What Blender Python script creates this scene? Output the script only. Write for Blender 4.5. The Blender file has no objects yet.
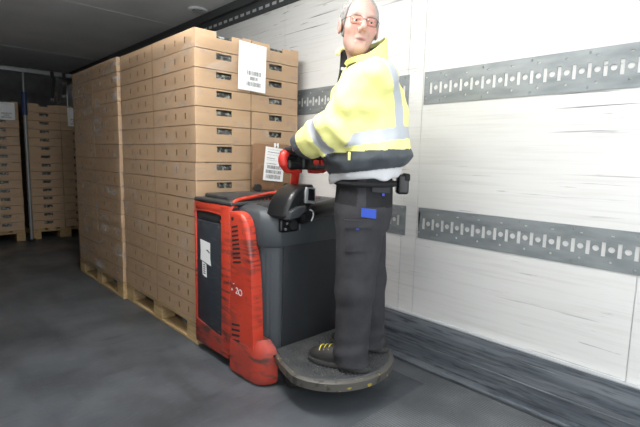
import bpy, bmesh, math, random
import numpy as np
from mathutils import Vector, Matrix, Euler
random.seed(7); RNG = np.random.RandomState(5)
SC = bpy.context.scene
COL = SC.collection

# ------------------------------------------------------------------ camera, world, light, exposure
F_PX, YAW, PITCH, ROLL, CAM_H = 443.84, 0.7597, 0.1250, 0.0232, 1.2006
cd = bpy.data.cameras.new('camera'); cam = bpy.data.objects.new('camera', cd); COL.objects.link(cam)
_fw = Vector((math.sin(YAW)*math.cos(PITCH), math.cos(YAW)*math.cos(PITCH), -math.sin(PITCH)))
_r = Vector((math.cos(YAW), -math.sin(YAW), 0)); _u = _r.cross(_fw)
_r2 = _r*math.cos(ROLL) + _u*math.sin(ROLL); _u2 = -_r*math.sin(ROLL) + _u*math.cos(ROLL)
cam.matrix_world = Matrix(((_r2.x, _u2.x, -_fw.x, 0), (_r2.y, _u2.y, -_fw.y, 0), (_r2.z, _u2.z, -_fw.z, CAM_H), (0, 0, 0, 1)))
cd.sensor_width = 36; cd.lens = F_PX/640*36; cd.clip_start = .02
SC.camera = cam

world = bpy.data.worlds.new('overcast_daylight'); SC.world = world; world.use_nodes = True
bg = world.node_tree.nodes['Background']; bg.inputs[0].default_value = (.93, .97, 1.0, 1); bg.inputs[1].default_value = 1.55
REAR_Y = -.6; LEFT_X = -.32; WALL_X = 2.209; CEIL_Z = 2.5; BACK_Y = 8.75
pl = bpy.data.lights.new('door_portal', 'AREA'); pl.shape = 'RECTANGLE'; pl.size = 2.5; pl.size_y = 2.5
pl.cycles.is_portal = True
po = bpy.data.objects.new('door_portal', pl); COL.objects.link(po); po.location = ((LEFT_X+WALL_X)/2, REAR_Y, 1.25); po.rotation_euler = (math.pi/2, 0, 0)
vs = SC.view_settings; vs.view_transform = 'Standard'; vs.look = 'None'; vs.gamma = 1; vs.use_curve_mapping = False
vs.exposure = .9
FILL_STRENGTH = 46.0            # brightness of the added, out-of-view ceiling batten

# ------------------------------------------------------------------ materials
def mat(name, col, rough=.5, metal=0, spec=.5, noise=0, nscale=8, stretch=(1, 1, 1), col2=None, thr=None, bump=0, bscale=40, bstretch=None, coat=0, extra=None):
    """principled material; col2 is mixed in by a stretched noise (thr=(lo,hi) ramp)"""
    m = bpy.data.materials.new(name); m.use_nodes = True
    nt = m.node_tree; N = nt.nodes; L = nt.links; b = N['Principled BSDF']
    b.inputs['Base Color'].default_value = (*col, 1); b.inputs['Roughness'].default_value = rough
    b.inputs['Metallic'].default_value = metal; b.inputs['Specular IOR Level'].default_value = spec
    b.inputs['Coat Weight'].default_value = coat
    tc = N.new('ShaderNodeTexCoord')
    geo = N.new('ShaderNodeNewGeometry')
    def nz(scale, st, detail=5):
        mp = N.new('ShaderNodeMapping'); L.new(geo.outputs['Position'], mp.inputs[0]); mp.inputs['Scale'].default_value = st
        n = N.new('ShaderNodeTexNoise'); L.new(mp.outputs[0], n.inputs['Vector']); n.inputs['Scale'].default_value = scale; n.inputs['Detail'].default_value = detail
        return n
    if col2 is not None:
        n = nz(nscale, stretch); rp = N.new('ShaderNodeValToRGB'); L.new(n.outputs[0], rp.inputs[0])
        lo, hi = thr or (.35, .65)
        rp.color_ramp.elements[0].position = lo; rp.color_ramp.elements[0].color = (*col, 1)
        rp.color_ramp.elements[1].position = hi; rp.color_ramp.elements[1].color = (*col2, 1)
        L.new(rp.outputs[0], b.inputs['Base Color'])
        m['_ramp'] = rp.name
    if bump:
        n = nz(bscale, bstretch or (1, 1, 1), 4); bp = N.new('ShaderNodeBump'); bp.inputs['Strength'].default_value = bump; bp.inputs['Distance'].default_value = .01
        L.new(n.outputs[0], bp.inputs['Height']); L.new(bp.outputs[0], b.inputs['Normal'])
    if extra: extra(nt, b, nz)
    return m
def overlay(nt, b, fac_socket, col):
    """mix col over whatever feeds Base Color"""
    N = nt.nodes; L = nt.links; inp = b.inputs['Base Color']
    mx = N.new('ShaderNodeMix'); mx.data_type = 'RGBA'
    if inp.is_linked: L.new(inp.links[0].from_socket, mx.inputs[6])
    else: mx.inputs[6].default_value = inp.default_value
    mx.inputs[7].default_value = (*col, 1); L.new(fac_socket, mx.inputs[0]); L.new(mx.outputs[2], inp)
def ramp(nt, sock, lo, hi, v0=0, v1=1):
    r = nt.nodes.new('ShaderNodeMapRange'); r.inputs[1].default_value = lo; r.inputs[2].default_value = hi
    r.inputs[3].default_value = v0; r.inputs[4].default_value = v1; nt.links.new(sock, r.inputs[0]); return r.outputs[0]
def mul(nt, a, b_):
    n = nt.nodes.new('ShaderNodeMath'); n.operation = 'MULTIPLY'; nt.links.new(a, n.inputs[0])
    if isinstance(b_, (int, float)): n.inputs[1].default_value = b_
    else: nt.links.new(b_, n.inputs[1])
    return n.outputs[0]

M = {}
def wall_extra(nt, b, nz):
    c = nz(1.3, (1, 1, 1.6), 3)
    a = nz(5, (1, .16, 9), 5); f = mul(nt, ramp(nt, a.outputs[0], .645, .675), ramp(nt, c.outputs[0], .44, .58)); overlay(nt, b, mul(nt, f, .9), (.10, .10, .11))
    e = nz(13, (1, .35, 7), 5); f = mul(nt, ramp(nt, e.outputs[0], .67, .71), ramp(nt, c.outputs[0], .40, .60)); overlay(nt, b, mul(nt, f, .85), (.16, .16, .16))
    d = nz(30, (1, .05, 3), 4); overlay(nt, b, mul(nt, ramp(nt, d.outputs[0], .55, .80), .22), (.40, .39, .37))
M['wall'] = mat('white_wall_panel', (.66, .66, .65), .5, col2=(.58, .575, .56), nscale=6, stretch=(1, .4, 10), thr=(.5, .8), bump=.06, bscale=30, bstretch=(1, .1, 3), extra=wall_extra)
M['wall_side'] = mat('white_wall_paint', (.60, .60, .59), .5, col2=(.5, .5, .48), nscale=5, stretch=(1, .3, 8))
M['ceiling'] = mat('grey_ceiling', (.78, .79, .80), .5, col2=(.68, .69, .70), nscale=2.5, thr=(.4, .75))
M['bulkhead'] = mat('dull_bulkhead', (.16, .16, .165), .6, col2=(.1, .1, .1), nscale=4)
def floor_extra(nt, b, nz):
    a = nz(1.7, (1, 1, 1), 8); overlay(nt, b, mul(nt, ramp(nt, a.outputs[0], .46, .66), .75), (.040, .044, .050))
    c = nz(3.2, (2.6, .5, 1), 6); overlay(nt, b, mul(nt, ramp(nt, c.outputs[0], .54, .74), .55), (.034, .037, .042))
    e = nz(4.5, (.6, 2.4, 1), 6); overlay(nt, b, mul(nt, ramp(nt, e.outputs[0], .58, .74), .6), (.030, .033, .038))
    d = nz(22, (.6, 1.4, 1), 6); overlay(nt, b, mul(nt, ramp(nt, d.outputs[0], .58, .80), .22), (.20, .215, .235))
    L = nt.links; L.new(ramp(nt, nz(3.5, (1, .6, 1), 6).outputs[0], .3, .7, .28, .55), b.inputs['Roughness'])
M['floor'] = mat('dark_resin_floor', (.072, .081, .091), .4, col2=(.10, .111, .123), nscale=3, bump=.08, bscale=60, extra=floor_extra)
def kick_extra(nt, b, nz):
    a = nz(7, (1, .35, 9), 7); overlay(nt, b, mul(nt, ramp(nt, a.outputs[0], .48, .72), .7), (.20, .215, .23))
    c = nz(15, (1, .55, 6), 7); overlay(nt, b, mul(nt, ramp(nt, c.outputs[0], .52, .68), .7), (.028, .035, .046))
    g = nz(11, (1, .2, 16), 5); overlay(nt, b, mul(nt, ramp(nt, g.outputs[0], .64, .72), .6), (.36, .37, .38))
M['rib'] = mat('worn_grey_floor_rib', (.105, .113, .12), .5, col2=(.19, .197, .203), nscale=3)
M['kick'] = mat('scuffed_kick_plate', (.06, .072, .088), .42, metal=.2, col2=(.16, .18, .20), nscale=4, stretch=(1, .3, 5), bump=.1, bscale=20, bstretch=(1, .2, 5), extra=kick_extra)
M['edge'] = mat('bright_metal_edge', (.6, .62, .64), .35, metal=.6)
M['galv'] = mat('galvanised_steel', (.26, .285, .295), .42, metal=.25, col2=(.18, .20, .21), nscale=14, stretch=(1, .5, 2), thr=(.4, .7), bump=.05)
M['trim'] = mat('dark_grey_rail', (.055, .058, .062), .5, metal=.2)
M['slot'] = mat('light_slot_metal', (.42, .43, .44), .5)
def card_extra(nt, b, nz):
    oi = nt.nodes.new('ShaderNodeObjectInfo'); overlay(nt, b, mul(nt, ramp(nt, oi.outputs['Random'], 0, 1), .30), (.52, .365, .235))
M['card'] = mat('brown_cardboard', (.53, .375, .245), .75, spec=.2, col2=(.50, .345, .22), nscale=7, stretch=(1, 1, 4), thr=(.35, .7), extra=card_extra)
M['card_in'] = mat('cardboard_inner_edge', (.30, .18, .09), .8, spec=.2)
M['liner'] = mat('grey_plastic_liner', (.05, .055, .05), .25, col2=(.42, .45, .42), nscale=45, thr=(.5, .66), bump=.6, bscale=35)
M['wood'] = mat('rough_pallet_wood', (.50, .36, .19), .75, spec=.2, col2=(.36, .24, .115), nscale=9, stretch=(3, .6, 8), thr=(.35, .7))
M['paper'] = mat('white_paper', (.82, .83, .84), .6)
M['print'] = mat('grey_black_print', (.10, .10, .11), .6)
M['faint'] = mat('faint_grey_print', (.52, .53, .54), .6)
def red_extra(nt, b, nz):
    a = nz(9, (1, .6, 5), 8); c = nz(2.2, (1, 1, 1), 3)
    f = mul(nt, ramp(nt, a.outputs[0], .50, .60), ramp(nt, c.outputs[0], .40, .58)); overlay(nt, b, mul(nt, f, .85), (.035, .025, .022))
    d = nz(60, (1, 1, .6), 4); overlay(nt, b, mul(nt, ramp(nt, d.outputs[0], .66, .72), .8), (.03, .02, .02))
M['red'] = mat('worn_red_paint', (.58, .055, .025), .38, col2=(.47, .038, .018), nscale=5, coat=.2, extra=red_extra)
def redlow_extra(nt, b, nz):
    a = nz(9, (1, .8, 2.5), 8); overlay(nt, b, mul(nt, ramp(nt, a.outputs[0], .50, .62), .85), (.05, .04, .035))
M['red_low'] = mat('heavily_scuffed_red_paint', (.44, .042, .022), .5, col2=(.33, .045, .03), nscale=9, extra=redlow_extra)
M['red_clean'] = mat('red_plastic', (.50, .022, .012), .4, coat=.2)
M['panel'] = mat('dark_navy_panel', (.022, .028, .038), .45, col2=(.05, .055, .06), nscale=12, stretch=(1, 1, 5), thr=(.55, .75))
M['black'] = mat('black_plastic', (.008, .009, .010), .33, bump=.05, bscale=200)
M['rubber'] = mat('black_rubber', (.012, .012, .013), .8)
M['grey_cover'] = mat('slate_grey_moulding', (.050, .058, .066), .48, col2=(.04, .047, .054), nscale=5, bump=.04, bscale=220)
M['dark_cover'] = mat('charcoal_moulding', (.020, .023, .027), .55, bump=.06, bscale=240)
M['lid'] = mat('dusty_black_lid', (.03, .032, .034), .5, col2=(.09, .09, .09), nscale=9, thr=(.5, .75))
M['chrome'] = mat('silver_bezel', (.6, .62, .64), .3, metal=.7)
M['screen'] = mat('dark_display_glass', (.012, .013, .016), .08, spec=.8)
M['mat_rubber'] = mat('grey_rubber_mat', (.040, .043, .046), .6, col2=(.065, .067, .068), nscale=12)
def plate_extra(nt, b, nz):
    a = nz(16, (1, 1, 2), 5); overlay(nt, b, mul(nt, ramp(nt, a.outputs[0], .62, .66), .9), (.45, .33, .04))
    c = nz(22, (1, 1, 1), 5); overlay(nt, b, mul(nt, ramp(nt, c.outputs[0], .56, .64), .8), (.04, .035, .03))
M['plate'] = mat('worn_steel_edge', (.10, .095, .085), .5, metal=.3, extra=plate_extra)
M['steel'] = mat('grey_fork_steel', (.12, .12, .12), .5, metal=.5)
M['hardboard'] = mat('brown_hardboard', (.23, .125, .065), .55, col2=(.34, .21, .14), nscale=9, thr=(.6, .72))
M['hiviz'] = mat('fluorescent_yellow_fabric', (.84, .83, .32), .7, spec=.2, bump=.7, bscale=14)
M['silver'] = mat('silver_reflective_tape', (.46, .49, .53), .45, metal=.15)
M['navy'] = mat('dark_grey_nylon', (.055, .065, .075), .55, bump=.3, bscale=40)
M['lining'] = mat('pale_grey_lining', (.55, .56, .58), .5, bump=.3, bscale=40)
M['trouser'] = mat('charcoal_work_cloth', (.042, .042, .047), .85, spec=.2, col2=(.033, .033, .037), nscale=14, bump=.3, bscale=30)
M['trouser_black'] = mat('black_work_cloth', (.016, .016, .018), .85, spec=.2, bump=.3, bscale=30)
M['blue'] = mat('blue_cloth', (.02, .065, .40), .7)
M['shoe'] = mat('black_shoe_leather', (.02, .02, .02), .5)
M['sole'] = mat('dark_rubber_sole', (.035, .035, .034), .8)
M['lace'] = mat('yellow_lace', (.7, .6, .06), .7)
M['glove'] = mat('black_glove', (.014, .014, .016), .7, bump=.3, bscale=60)
def hair_extra(nt, b, nz): pass
M['hair'] = mat('short_grey_hair', (.36, .35, .34), .75, col2=(.20, .195, .19), nscale=60, stretch=(1, 1, .5), bump=.8, bscale=160)
M['eye_white'] = mat('eye_white', (.75, .72, .68), .25)
M['iris'] = mat('grey_iris', (.06, .07, .08), .2)
M['frame'] = mat('thin_dark_metal_frame', (.05, .045, .045), .35, metal=.6)
def attr_skin(nt, b, nz):
    at = nt.nodes.new('ShaderNodeVertexColor'); at.layer_name = 'tone'; nt.links.new(at.outputs[0], b.inputs['Base Color'])
M['skin'] = mat('pale_pink_skin', (.62, .40, .32), .5, extra=attr_skin)
M['skin'].node_tree.nodes['Principled BSDF'].inputs['Subsurface Weight'].default_value = .08
M['skin'].node_tree.nodes['Principled BSDF'].inputs['Subsurface Radius'].default_value = (.01, .004, .002)
M['pole'] = mat('pale_metal_pole', (.27, .28, .29), .4, metal=.4)
M['blue_sleeve'] = mat('dark_blue_sleeve', (.02, .045, .12), .5)
M['strap'] = mat('black_webbing_strap', (.015, .015, .016), .8)
M['vent'] = mat('grey_vent_plastic', (.6, .61, .62), .5)
def film_mat(name, amt, painted_glint):
    m = bpy.data.materials.new(name); m.use_nodes = True; nt = m.node_tree; N = nt.nodes; L = nt.links; N.clear()
    out = N.new('ShaderNodeOutputMaterial'); tr = N.new('ShaderNodeBsdfTransparent'); gl = N.new('ShaderNodeBsdfGlossy'); df = N.new('ShaderNodeBsdfDiffuse')
    tr.inputs[0].default_value = (.97, .97, .97, 1); gl.inputs['Roughness'].default_value = .16; df.inputs[0].default_value = (.62, .63, .64, 1)
    geo = N.new('ShaderNodeNewGeometry')
    mp = N.new('ShaderNodeMapping'); L.new(geo.outputs['Position'], mp.inputs[0]); mp.inputs['Scale'].default_value = (1, 1.2, 2.6)
    n = N.new('ShaderNodeTexNoise'); n.inputs['Scale'].default_value = 5; n.inputs['Detail'].default_value = 7; n.inputs['Distortion'].default_value = .8; L.new(mp.outputs[0], n.inputs['Vector'])
    n2 = N.new('ShaderNodeTexNoise'); n2.inputs['Scale'].default_value = 11; n2.inputs['Detail'].default_value = 5; L.new(mp.outputs[0], n2.inputs['Vector'])
    bp = N.new('ShaderNodeBump'); bp.inputs['Strength'].default_value = .6; bp.inputs['Distance'].default_value = .02; L.new(n2.outputs[0], bp.inputs['Height']); L.new(bp.outputs[0], gl.inputs['Normal'])
    fr = N.new('ShaderNodeFresnel'); fr.inputs[0].default_value = 1.35; L.new(bp.outputs[0], fr.inputs['Normal'])
    mg = N.new('ShaderNodeMixShader'); L.new(mul(nt, fr.outputs[0], amt), mg.inputs[0]); L.new(tr.outputs[0], mg.inputs[1]); L.new(gl.outputs[0], mg.inputs[2])
    md = N.new('ShaderNodeMixShader'); L.new(mul(nt, ramp(nt, n.outputs[0], .54, .70), painted_glint), md.inputs[0]); L.new(mg.outputs[0], md.inputs[1]); L.new(df.outputs[0], md.inputs[2])  # pale diffuse streaks painted in as the film's bright highlights
    L.new(md.outputs[0], out.inputs[0]); return m
M['film'] = film_mat('clear_stretch_film', .45, .18); M['film_heavy'] = film_mat('crinkled_stretch_film', .55, .50)
def lens_mat():
    m = bpy.data.materials.new('rose_tinted_lens'); m.use_nodes = True; nt = m.node_tree; N = nt.nodes; L = nt.links; N.clear()
    out = N.new('ShaderNodeOutputMaterial'); tr = N.new('ShaderNodeBsdfTransparent'); gl = N.new('ShaderNodeBsdfGlossy'); tr.inputs[0].default_value = (.975, .90, .87, 1); gl.inputs['Roughness'].default_value = .05
    mg = N.new('ShaderNodeMixShader'); mg.inputs[0].default_value = .03; L.new(tr.outputs[0], mg.inputs[1]); L.new(gl.outputs[0], mg.inputs[2]); L.new(mg.outputs[0], out.inputs[0]); return m
M['lens'] = lens_mat()

# ------------------------------------------------------------------ mesh helpers
def link(name, me, parent=None):
    o = bpy.data.objects.new(name, me); COL.objects.link(o)
    if parent is not None:
        o.parent = parent; o.matrix_parent_inverse = parent_inv(parent)
    return o
def parent_inv(p):
    m = Matrix.LocRotScale(p.location, p.rotation_euler, p.scale)
    if p.parent is not None: m = parent_world(p.parent) @ p.matrix_parent_inverse @ m
    return m.inverted()
def parent_world(p): return parent_inv(p).inverted()
def tag(o, label, cat, group=None, kind=None):
    if label: o['label'] = label
    if cat: o['category'] = cat
    if group: o['group'] = group
    if kind: o['kind'] = kind
    return o
def thing(name, label, cat, loc=(0, 0, 0), group=None):
    o = bpy.data.objects.new(name, None); COL.objects.link(o); o.location = loc; o.empty_display_size = .1
    return tag(o, label, cat, group)
def done(name, bm, m, parent=None, smooth=False, recalc=True):
    if recalc: bmesh.ops.recalc_face_normals(bm, faces=bm.faces)
    me = bpy.data.meshes.new(name); bm.to_mesh(me); bm.free()
    me.materials.append(M[m] if isinstance(m, str) else m)
    if smooth: me.polygons.foreach_set('use_smooth', [True]*len(me.polygons))
    return link(name, me, parent)
def smooth_by_angle(o, deg=40):
    me = o.data; me.polygons.foreach_set('use_smooth', [True]*len(me.polygons))
    bm = bmesh.new(); bm.from_mesh(me)
    for e in bm.edges:
        if len(e.link_faces) == 2 and e.calc_face_angle(0) > math.radians(deg): e.smooth = False
    bm.to_mesh(me); bm.free(); return o
def box(bm, x0, x1, y0, y1, z0, z1, bev=0, seg=2):
    vs_ = [bm.verts.new(p) for p in [(x0, y0, z0), (x1, y0, z0), (x1, y1, z0), (x0, y1, z0), (x0, y0, z1), (x1, y0, z1), (x1, y1, z1), (x0, y1, z1)]]
    fs = [bm.faces.new([vs_[i] for i in f]) for f in [(3, 2, 1, 0), (4, 5, 6, 7), (0, 1, 5, 4), (1, 2, 6, 5), (2, 3, 7, 6), (3, 0, 4, 7)]]
    if bev:
        es = list({e for f in fs for e in f.edges}); bmesh.ops.bevel(bm, geom=es, offset=bev, segments=seg, affect='EDGES', profile=.5)
def boxo(name, m, parent, x0, x1, y0, y1, z0, z1, bev=0, seg=2):
    bm = bmesh.new(); box(bm, x0, x1, y0, y1, z0, z1, bev, seg); o = done(name, bm, m, parent)
    return smooth_by_angle(o, 50) if bev else o
def prism(bm, pts, axis, a, b, bev=0, seg=2):
    """polygon in the two other axes extruded along axis from a to b"""
    def P(u, v, w): return {'x': (w, u, v), 'y': (u, w, v), 'z': (u, v, w)}[axis]
    lo = [bm.verts.new(P(u, v, a)) for u, v in pts]; hi = [bm.verts.new(P(u, v, b)) for u, v in pts]
    fs = [bm.faces.new(lo[::-1]), bm.faces.new(hi)]; n = len(pts)
    for i in range(n): fs.append(bm.faces.new((lo[i], lo[(i+1) % n], hi[(i+1) % n], hi[i])))
    if bev:
        es = [e for f in fs[:2] for e in f.edges]; bmesh.ops.bevel(bm, geom=list(set(es)), offset=bev, segments=seg, affect='EDGES', profile=.5)
def prismo(name, m, parent, pts, axis, a, b, bev=0, seg=2):
    bm = bmesh.new(); prism(bm, pts, axis, a, b, bev, seg); return smooth_by_angle(done(name, bm, m, parent), 35)
def tube(bm, path, rad, n=10, closed=False, flat=1.0):
    P = [Vector(p) for p in path]; k = len(P); R = rad if isinstance(rad, (list, tuple)) else [rad]*k
    rings = []; up = None
    for i in range(k):
        if closed: t = (P[(i+1) % k]-P[i-1]).normalized()
        else: t = (P[min(i+1, k-1)]-P[max(i-1, 0)]).normalized()
        if up is None:
            up = Vector((0, 0, 1)) if abs(t.z) < .9 else Vector((1, 0, 0))
        s = t.cross(up).normalized(); up = s.cross(t).normalized()
        rings.append([bm.verts.new(P[i]+(s*math.cos(2*math.pi*j/n)+up*math.sin(2*math.pi*j/n)*flat)*R[i]) for j in range(n)])
    for i in range(k if closed else k-1):
        a, b = rings[i], rings[(i+1) % k]
        for j in range(n): bm.faces.new((a[j], a[(j+1) % n], b[(j+1) % n], b[j]))
    if not closed: bm.faces.new(rings[0][::-1]); bm.faces.new(rings[-1])
def tubeo(name, m, parent, path, rad, n=10, closed=False, flat=1.0):
    bm = bmesh.new(); tube(bm, path, rad, n, closed, flat); return smooth_by_angle(done(name, bm, m, parent), 50)
def spline(pts, per=6, closed=False):
    P = [Vector(p) for p in pts]; n = len(P); out = []
    for i in range(n if closed else n-1):
        p0, p1, p2, p3 = (P[(i-1) % n] if closed or i > 0 else P[0]), P[i], P[(i+1) % n], (P[(i+2) % n] if closed or i+2 < n else P[-1])
        for j in range(per):
            t = j/per; out.append(.5*((2*p1)+(p2-p0)*t+(2*p0-5*p1+4*p2-p3)*t*t+(3*p1-p0-3*p2+p3)*t**3))
    if not closed: out.append(P[-1])
    return out
def flat_plate(outline, holes, thick):
    """2D plate with holes: returns a mesh in XY, extruded along Z by thick (centre 0)"""
    cu = bpy.data.curves.new('plate', 'CURVE'); cu.dimensions = '2D'; cu.fill_mode = 'BOTH'; cu.extrude = thick/2
    for pts in [outline]+holes:
        s = cu.splines.new('POLY'); s.points.add(len(pts)-1); s.use_cyclic_u = True
        for i, (x, y) in enumerate(pts): s.points[i].co = (x, y, 0, 1)
    o = bpy.data.objects.new('plate', cu); COL.objects.link(o); dg = bpy.context.evaluated_depsgraph_get(); dg.update()
    me = bpy.data.meshes.new_from_object(o.evaluated_get(dg)); bpy.data.objects.remove(o); bpy.data.curves.remove(cu); return me
def rect(x0, x1, y0, y1): return [(x0, y0), (x1, y0), (x1, y1), (x0, y1)]
def circ(x, y, r, n=12): return [(x+r*math.cos(2*math.pi*i/n), y+r*math.sin(2*math.pi*i/n)) for i in range(n)]
def text_mesh(s, size):
    cu = bpy.data.curves.new('txt', 'FONT'); cu.body = s; cu.size = size; cu.extrude = .0004
    o = bpy.data.objects.new('txt', cu); COL.objects.link(o); dg = bpy.context.evaluated_depsgraph_get(); dg.update()
    me = bpy.data.meshes.new_from_object(o.evaluated_get(dg)); bpy.data.objects.remove(o); bpy.data.curves.remove(cu); return me
def structure(o): o['kind'] = 'structure'; return o

# ------------------------------------------------------------------ the trailer
structure(boxo('floor', 'floor', None, LEFT_X-.05, WALL_X+.05, REAR_Y, BACK_Y, -.05, 0))
structure(boxo('wall_left', 'wall_side', None, LEFT_X-.05, LEFT_X, REAR_Y, BACK_Y, 0, CEIL_Z))
structure(boxo('wall_back', 'bulkhead', None, LEFT_X, WALL_X, BACK_Y, BACK_Y+.05, 0, CEIL_Z))
wr = structure(boxo('wall_right', 'wall_side', None, WALL_X+.004, WALL_X+.054, REAR_Y, BACK_Y, 0, CEIL_Z))
seams = [REAR_Y, .395, 1.495, 1.600, 2.75, 3.9, 5.05, 6.2, 7.35, BACK_Y]
for a, b in zip(seams[:-1], seams[1:]):
    boxo('wall_panel', 'wall', wr, WALL_X, WALL_X+.004, a+.0022, b-.0022, 0, CEIL_Z)
ce = structure(boxo('ceiling', 'ceiling', None, LEFT_X-.05, WALL_X+.05, REAR_Y, BACK_Y, CEIL_Z+.004, CEIL_Z+.05))
cs = [REAR_Y, 2.05, 4.475, 6.9, BACK_Y]
for a, b in zip(cs[:-1], cs[1:]):
    boxo('ceiling_panel', 'ceiling', ce, LEFT_X, WALL_X, a+.003, b-.003, CEIL_Z, CEIL_Z+.004)
for y in cs[1:-1]: boxo('joint_strip', 'paper', ce, LEFT_X, WALL_X, y-.011, y+.011, CEIL_Z-.002, CEIL_Z+.002)
# kick plate along the right wall, ridged floor strip beside it
kp = structure(boxo('trim_1', 'kick', None, WALL_X-.03, WALL_X, REAR_Y, BACK_Y, 0, .272, .004))
boxo('top_edge', 'edge', kp, WALL_X-.031, WALL_X, REAR_Y, BACK_Y, .272, .277)
boxo('ridge', 'kick', kp, WALL_X-.034, WALL_X-.03, REAR_Y, BACK_Y, .105, .115, .0015)
boxo('foot_ledge', 'kick', kp, WALL_X-.085, WALL_X-.03, REAR_Y, BACK_Y, 0, .022, .006)
bm = bmesh.new()
for i in range(62):
    x = 1.22+i*.0145; box(bm, x, x+.0065, REAR_Y, 1.24 if x < 1.98 else BACK_Y, 0, .0016)
rb = structure(done('trim_2', bm, 'rib')); 
# top corner rail with its row of slots
tr = structure(boxo('trim_3', 'trim', None, WALL_X-.02, WALL_X, REAR_Y, BACK_Y, 2.333, CEIL_Z, .002))
boxo('cove', 'trim', tr, WALL_X-.05, WALL_X-.02, REAR_Y, BACK_Y, 2.43, CEIL_Z, .006)
bm = bmesh.new(); box(bm, WALL_X-.0225, WALL_X-.0195, -.025, .025, 2.362, 2.384, .001); sm = bmesh.new(); sm.free()
so = done('slot', bm, 'slot', tr); sl_me = so.data; so.location.y = 1.9
for i in range(1, 60):
    o = so.copy(); COL.objects.link(o); o.location.y = 1.9+i*.088
# lashing rails
def lashing_rail(y0, y1, z0, z1, label):
    """perforated steel strip on the right wall"""
    holes = []; zc = (z0+z1)/2; h = (z1-z0)
    k0 = math.ceil((y0+.02-1.441)/.061); k1 = math.floor((y1-.02-1.441)/.061)
    for k in range(k0, k1+1):
        y = 1.441+k*.061
        holes.append(rect(y-.0085, y+.0085, zc-.033, zc+.030))
        if y+.0305 < y1-.02: holes.append(circ(y+.0305, zc, .0135))
        if k % 2 == 0:
            holes.append(rect(y+.024, y+.038, zc+.056, zc+.062)); holes.append(circ(y+.0305, zc-.055, .006, 8))
    me = flat_plate(rect(y0, y1, z0, z1), holes, .004)
    # map plate (x=Y, y=Z, z=X)
    n = len(me.vertices); co = np.empty(n*3); me.vertices.foreach_get('co', co); co = co.reshape(-1, 3)
    new = np.stack([WALL_X-.0035+co[:, 2]*-1, co[:, 0], co[:, 1]], 1); me.vertices.foreach_set('co', new.ravel()); me.update()
    me.materials.clear(); me.materials.append(M['galv'])
    root = thing('lashing_rail', label, 'rail', (WALL_X, (y0+y1)/2, z0)); o = link('perforated_plate', me, root)
    bm = bmesh.new(); bm.from_mesh(me); bmesh.ops.recalc_face_normals(bm, faces=bm.faces); bm.to_mesh(me); bm.free()
    rv = None
    for k in range(int((y1-y0)/.244)+1):
        for zz in (z0+.016, z1-.016):
            y = y0+.03+k*.244
            if y > y1-.01: continue
            if rv is None:
                bm = bmesh.new(); bmesh.ops.create_uvsphere(bm, u_segments=8, v_segments=5, radius=.005); rv = done('rivet', bm, 'galv', root, smooth=True); rv.location = (WALL_X-.0055, y, zz)
            else:
                c = rv.copy(); COL.objects.link(c); c.location = (WALL_X-.0055, y, zz)
    return root
lashing_rail(-.6, 1.484, 1.515, 1.694, 'upper perforated steel lashing rail on white wall, right of the man')
lashing_rail(1.590, 4.2, 1.515, 1.694, 'upper perforated steel lashing rail on white wall, passing behind the man')
lashing_rail(-.6, 1.477, .745, .925, 'lower perforated steel lashing rail on white wall, right of the man')
lashing_rail(1.570, 4.2, .745, .925, 'lower perforated steel lashing rail on white wall, behind the man\'s hip')
# ceiling vent
cv = thing('ceiling_vent', 'small round grey vent in the ceiling above the boxes', 'vent', (2.06, 3.83, CEIL_Z))
bm = bmesh.new(); bmesh.ops.create_cone(bm, segments=28, radius1=.075, radius2=.088, depth=.014, cap_ends=True, matrix=Matrix.Translation((2.06, 3.83, CEIL_Z-.007))); done('rim', bm, 'vent', cv)
bm = bmesh.new(); bmesh.ops.create_cone(bm, segments=24, radius1=.05, radius2=.05, depth=.004, cap_ends=True, matrix=Matrix.Translation((2.06, 3.83, CEIL_Z-.0155))); done('grille_disc', bm, 'black', cv)
for i in range(-2, 3): boxo('louvre', 'vent', cv, 2.06+i*.018-.003, 2.06+i*.018+.003, 3.79, 3.87, CEIL_Z-.021, CEIL_Z-.0165)

# batten added above and left of the view to even out the wall's light
fill_batten = thing('added_fill_batten', 'unseen batten lamp, added as fill light, on the trailer ceiling left of the man', 'lamp', (.80, 1.55, CEIL_Z))
boxo('housing', 'vent', fill_batten, .74, .86, .60, 2.50, CEIL_Z-.03, CEIL_Z-.001, .006)
em = bpy.data.materials.new('added_fill_glow'); em.use_nodes = True; em.node_tree.nodes['Principled BSDF'].inputs['Emission Color'].default_value = (1, .98, .95, 1); em.node_tree.nodes['Principled BSDF'].inputs['Emission Strength'].default_value = FILL_STRENGTH
M['lit'] = em
boxo('fill_diffuser', 'lit', fill_batten, .75, .85, .62, 2.48, CEIL_Z-.06, CEIL_Z-.03, .012)

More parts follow.
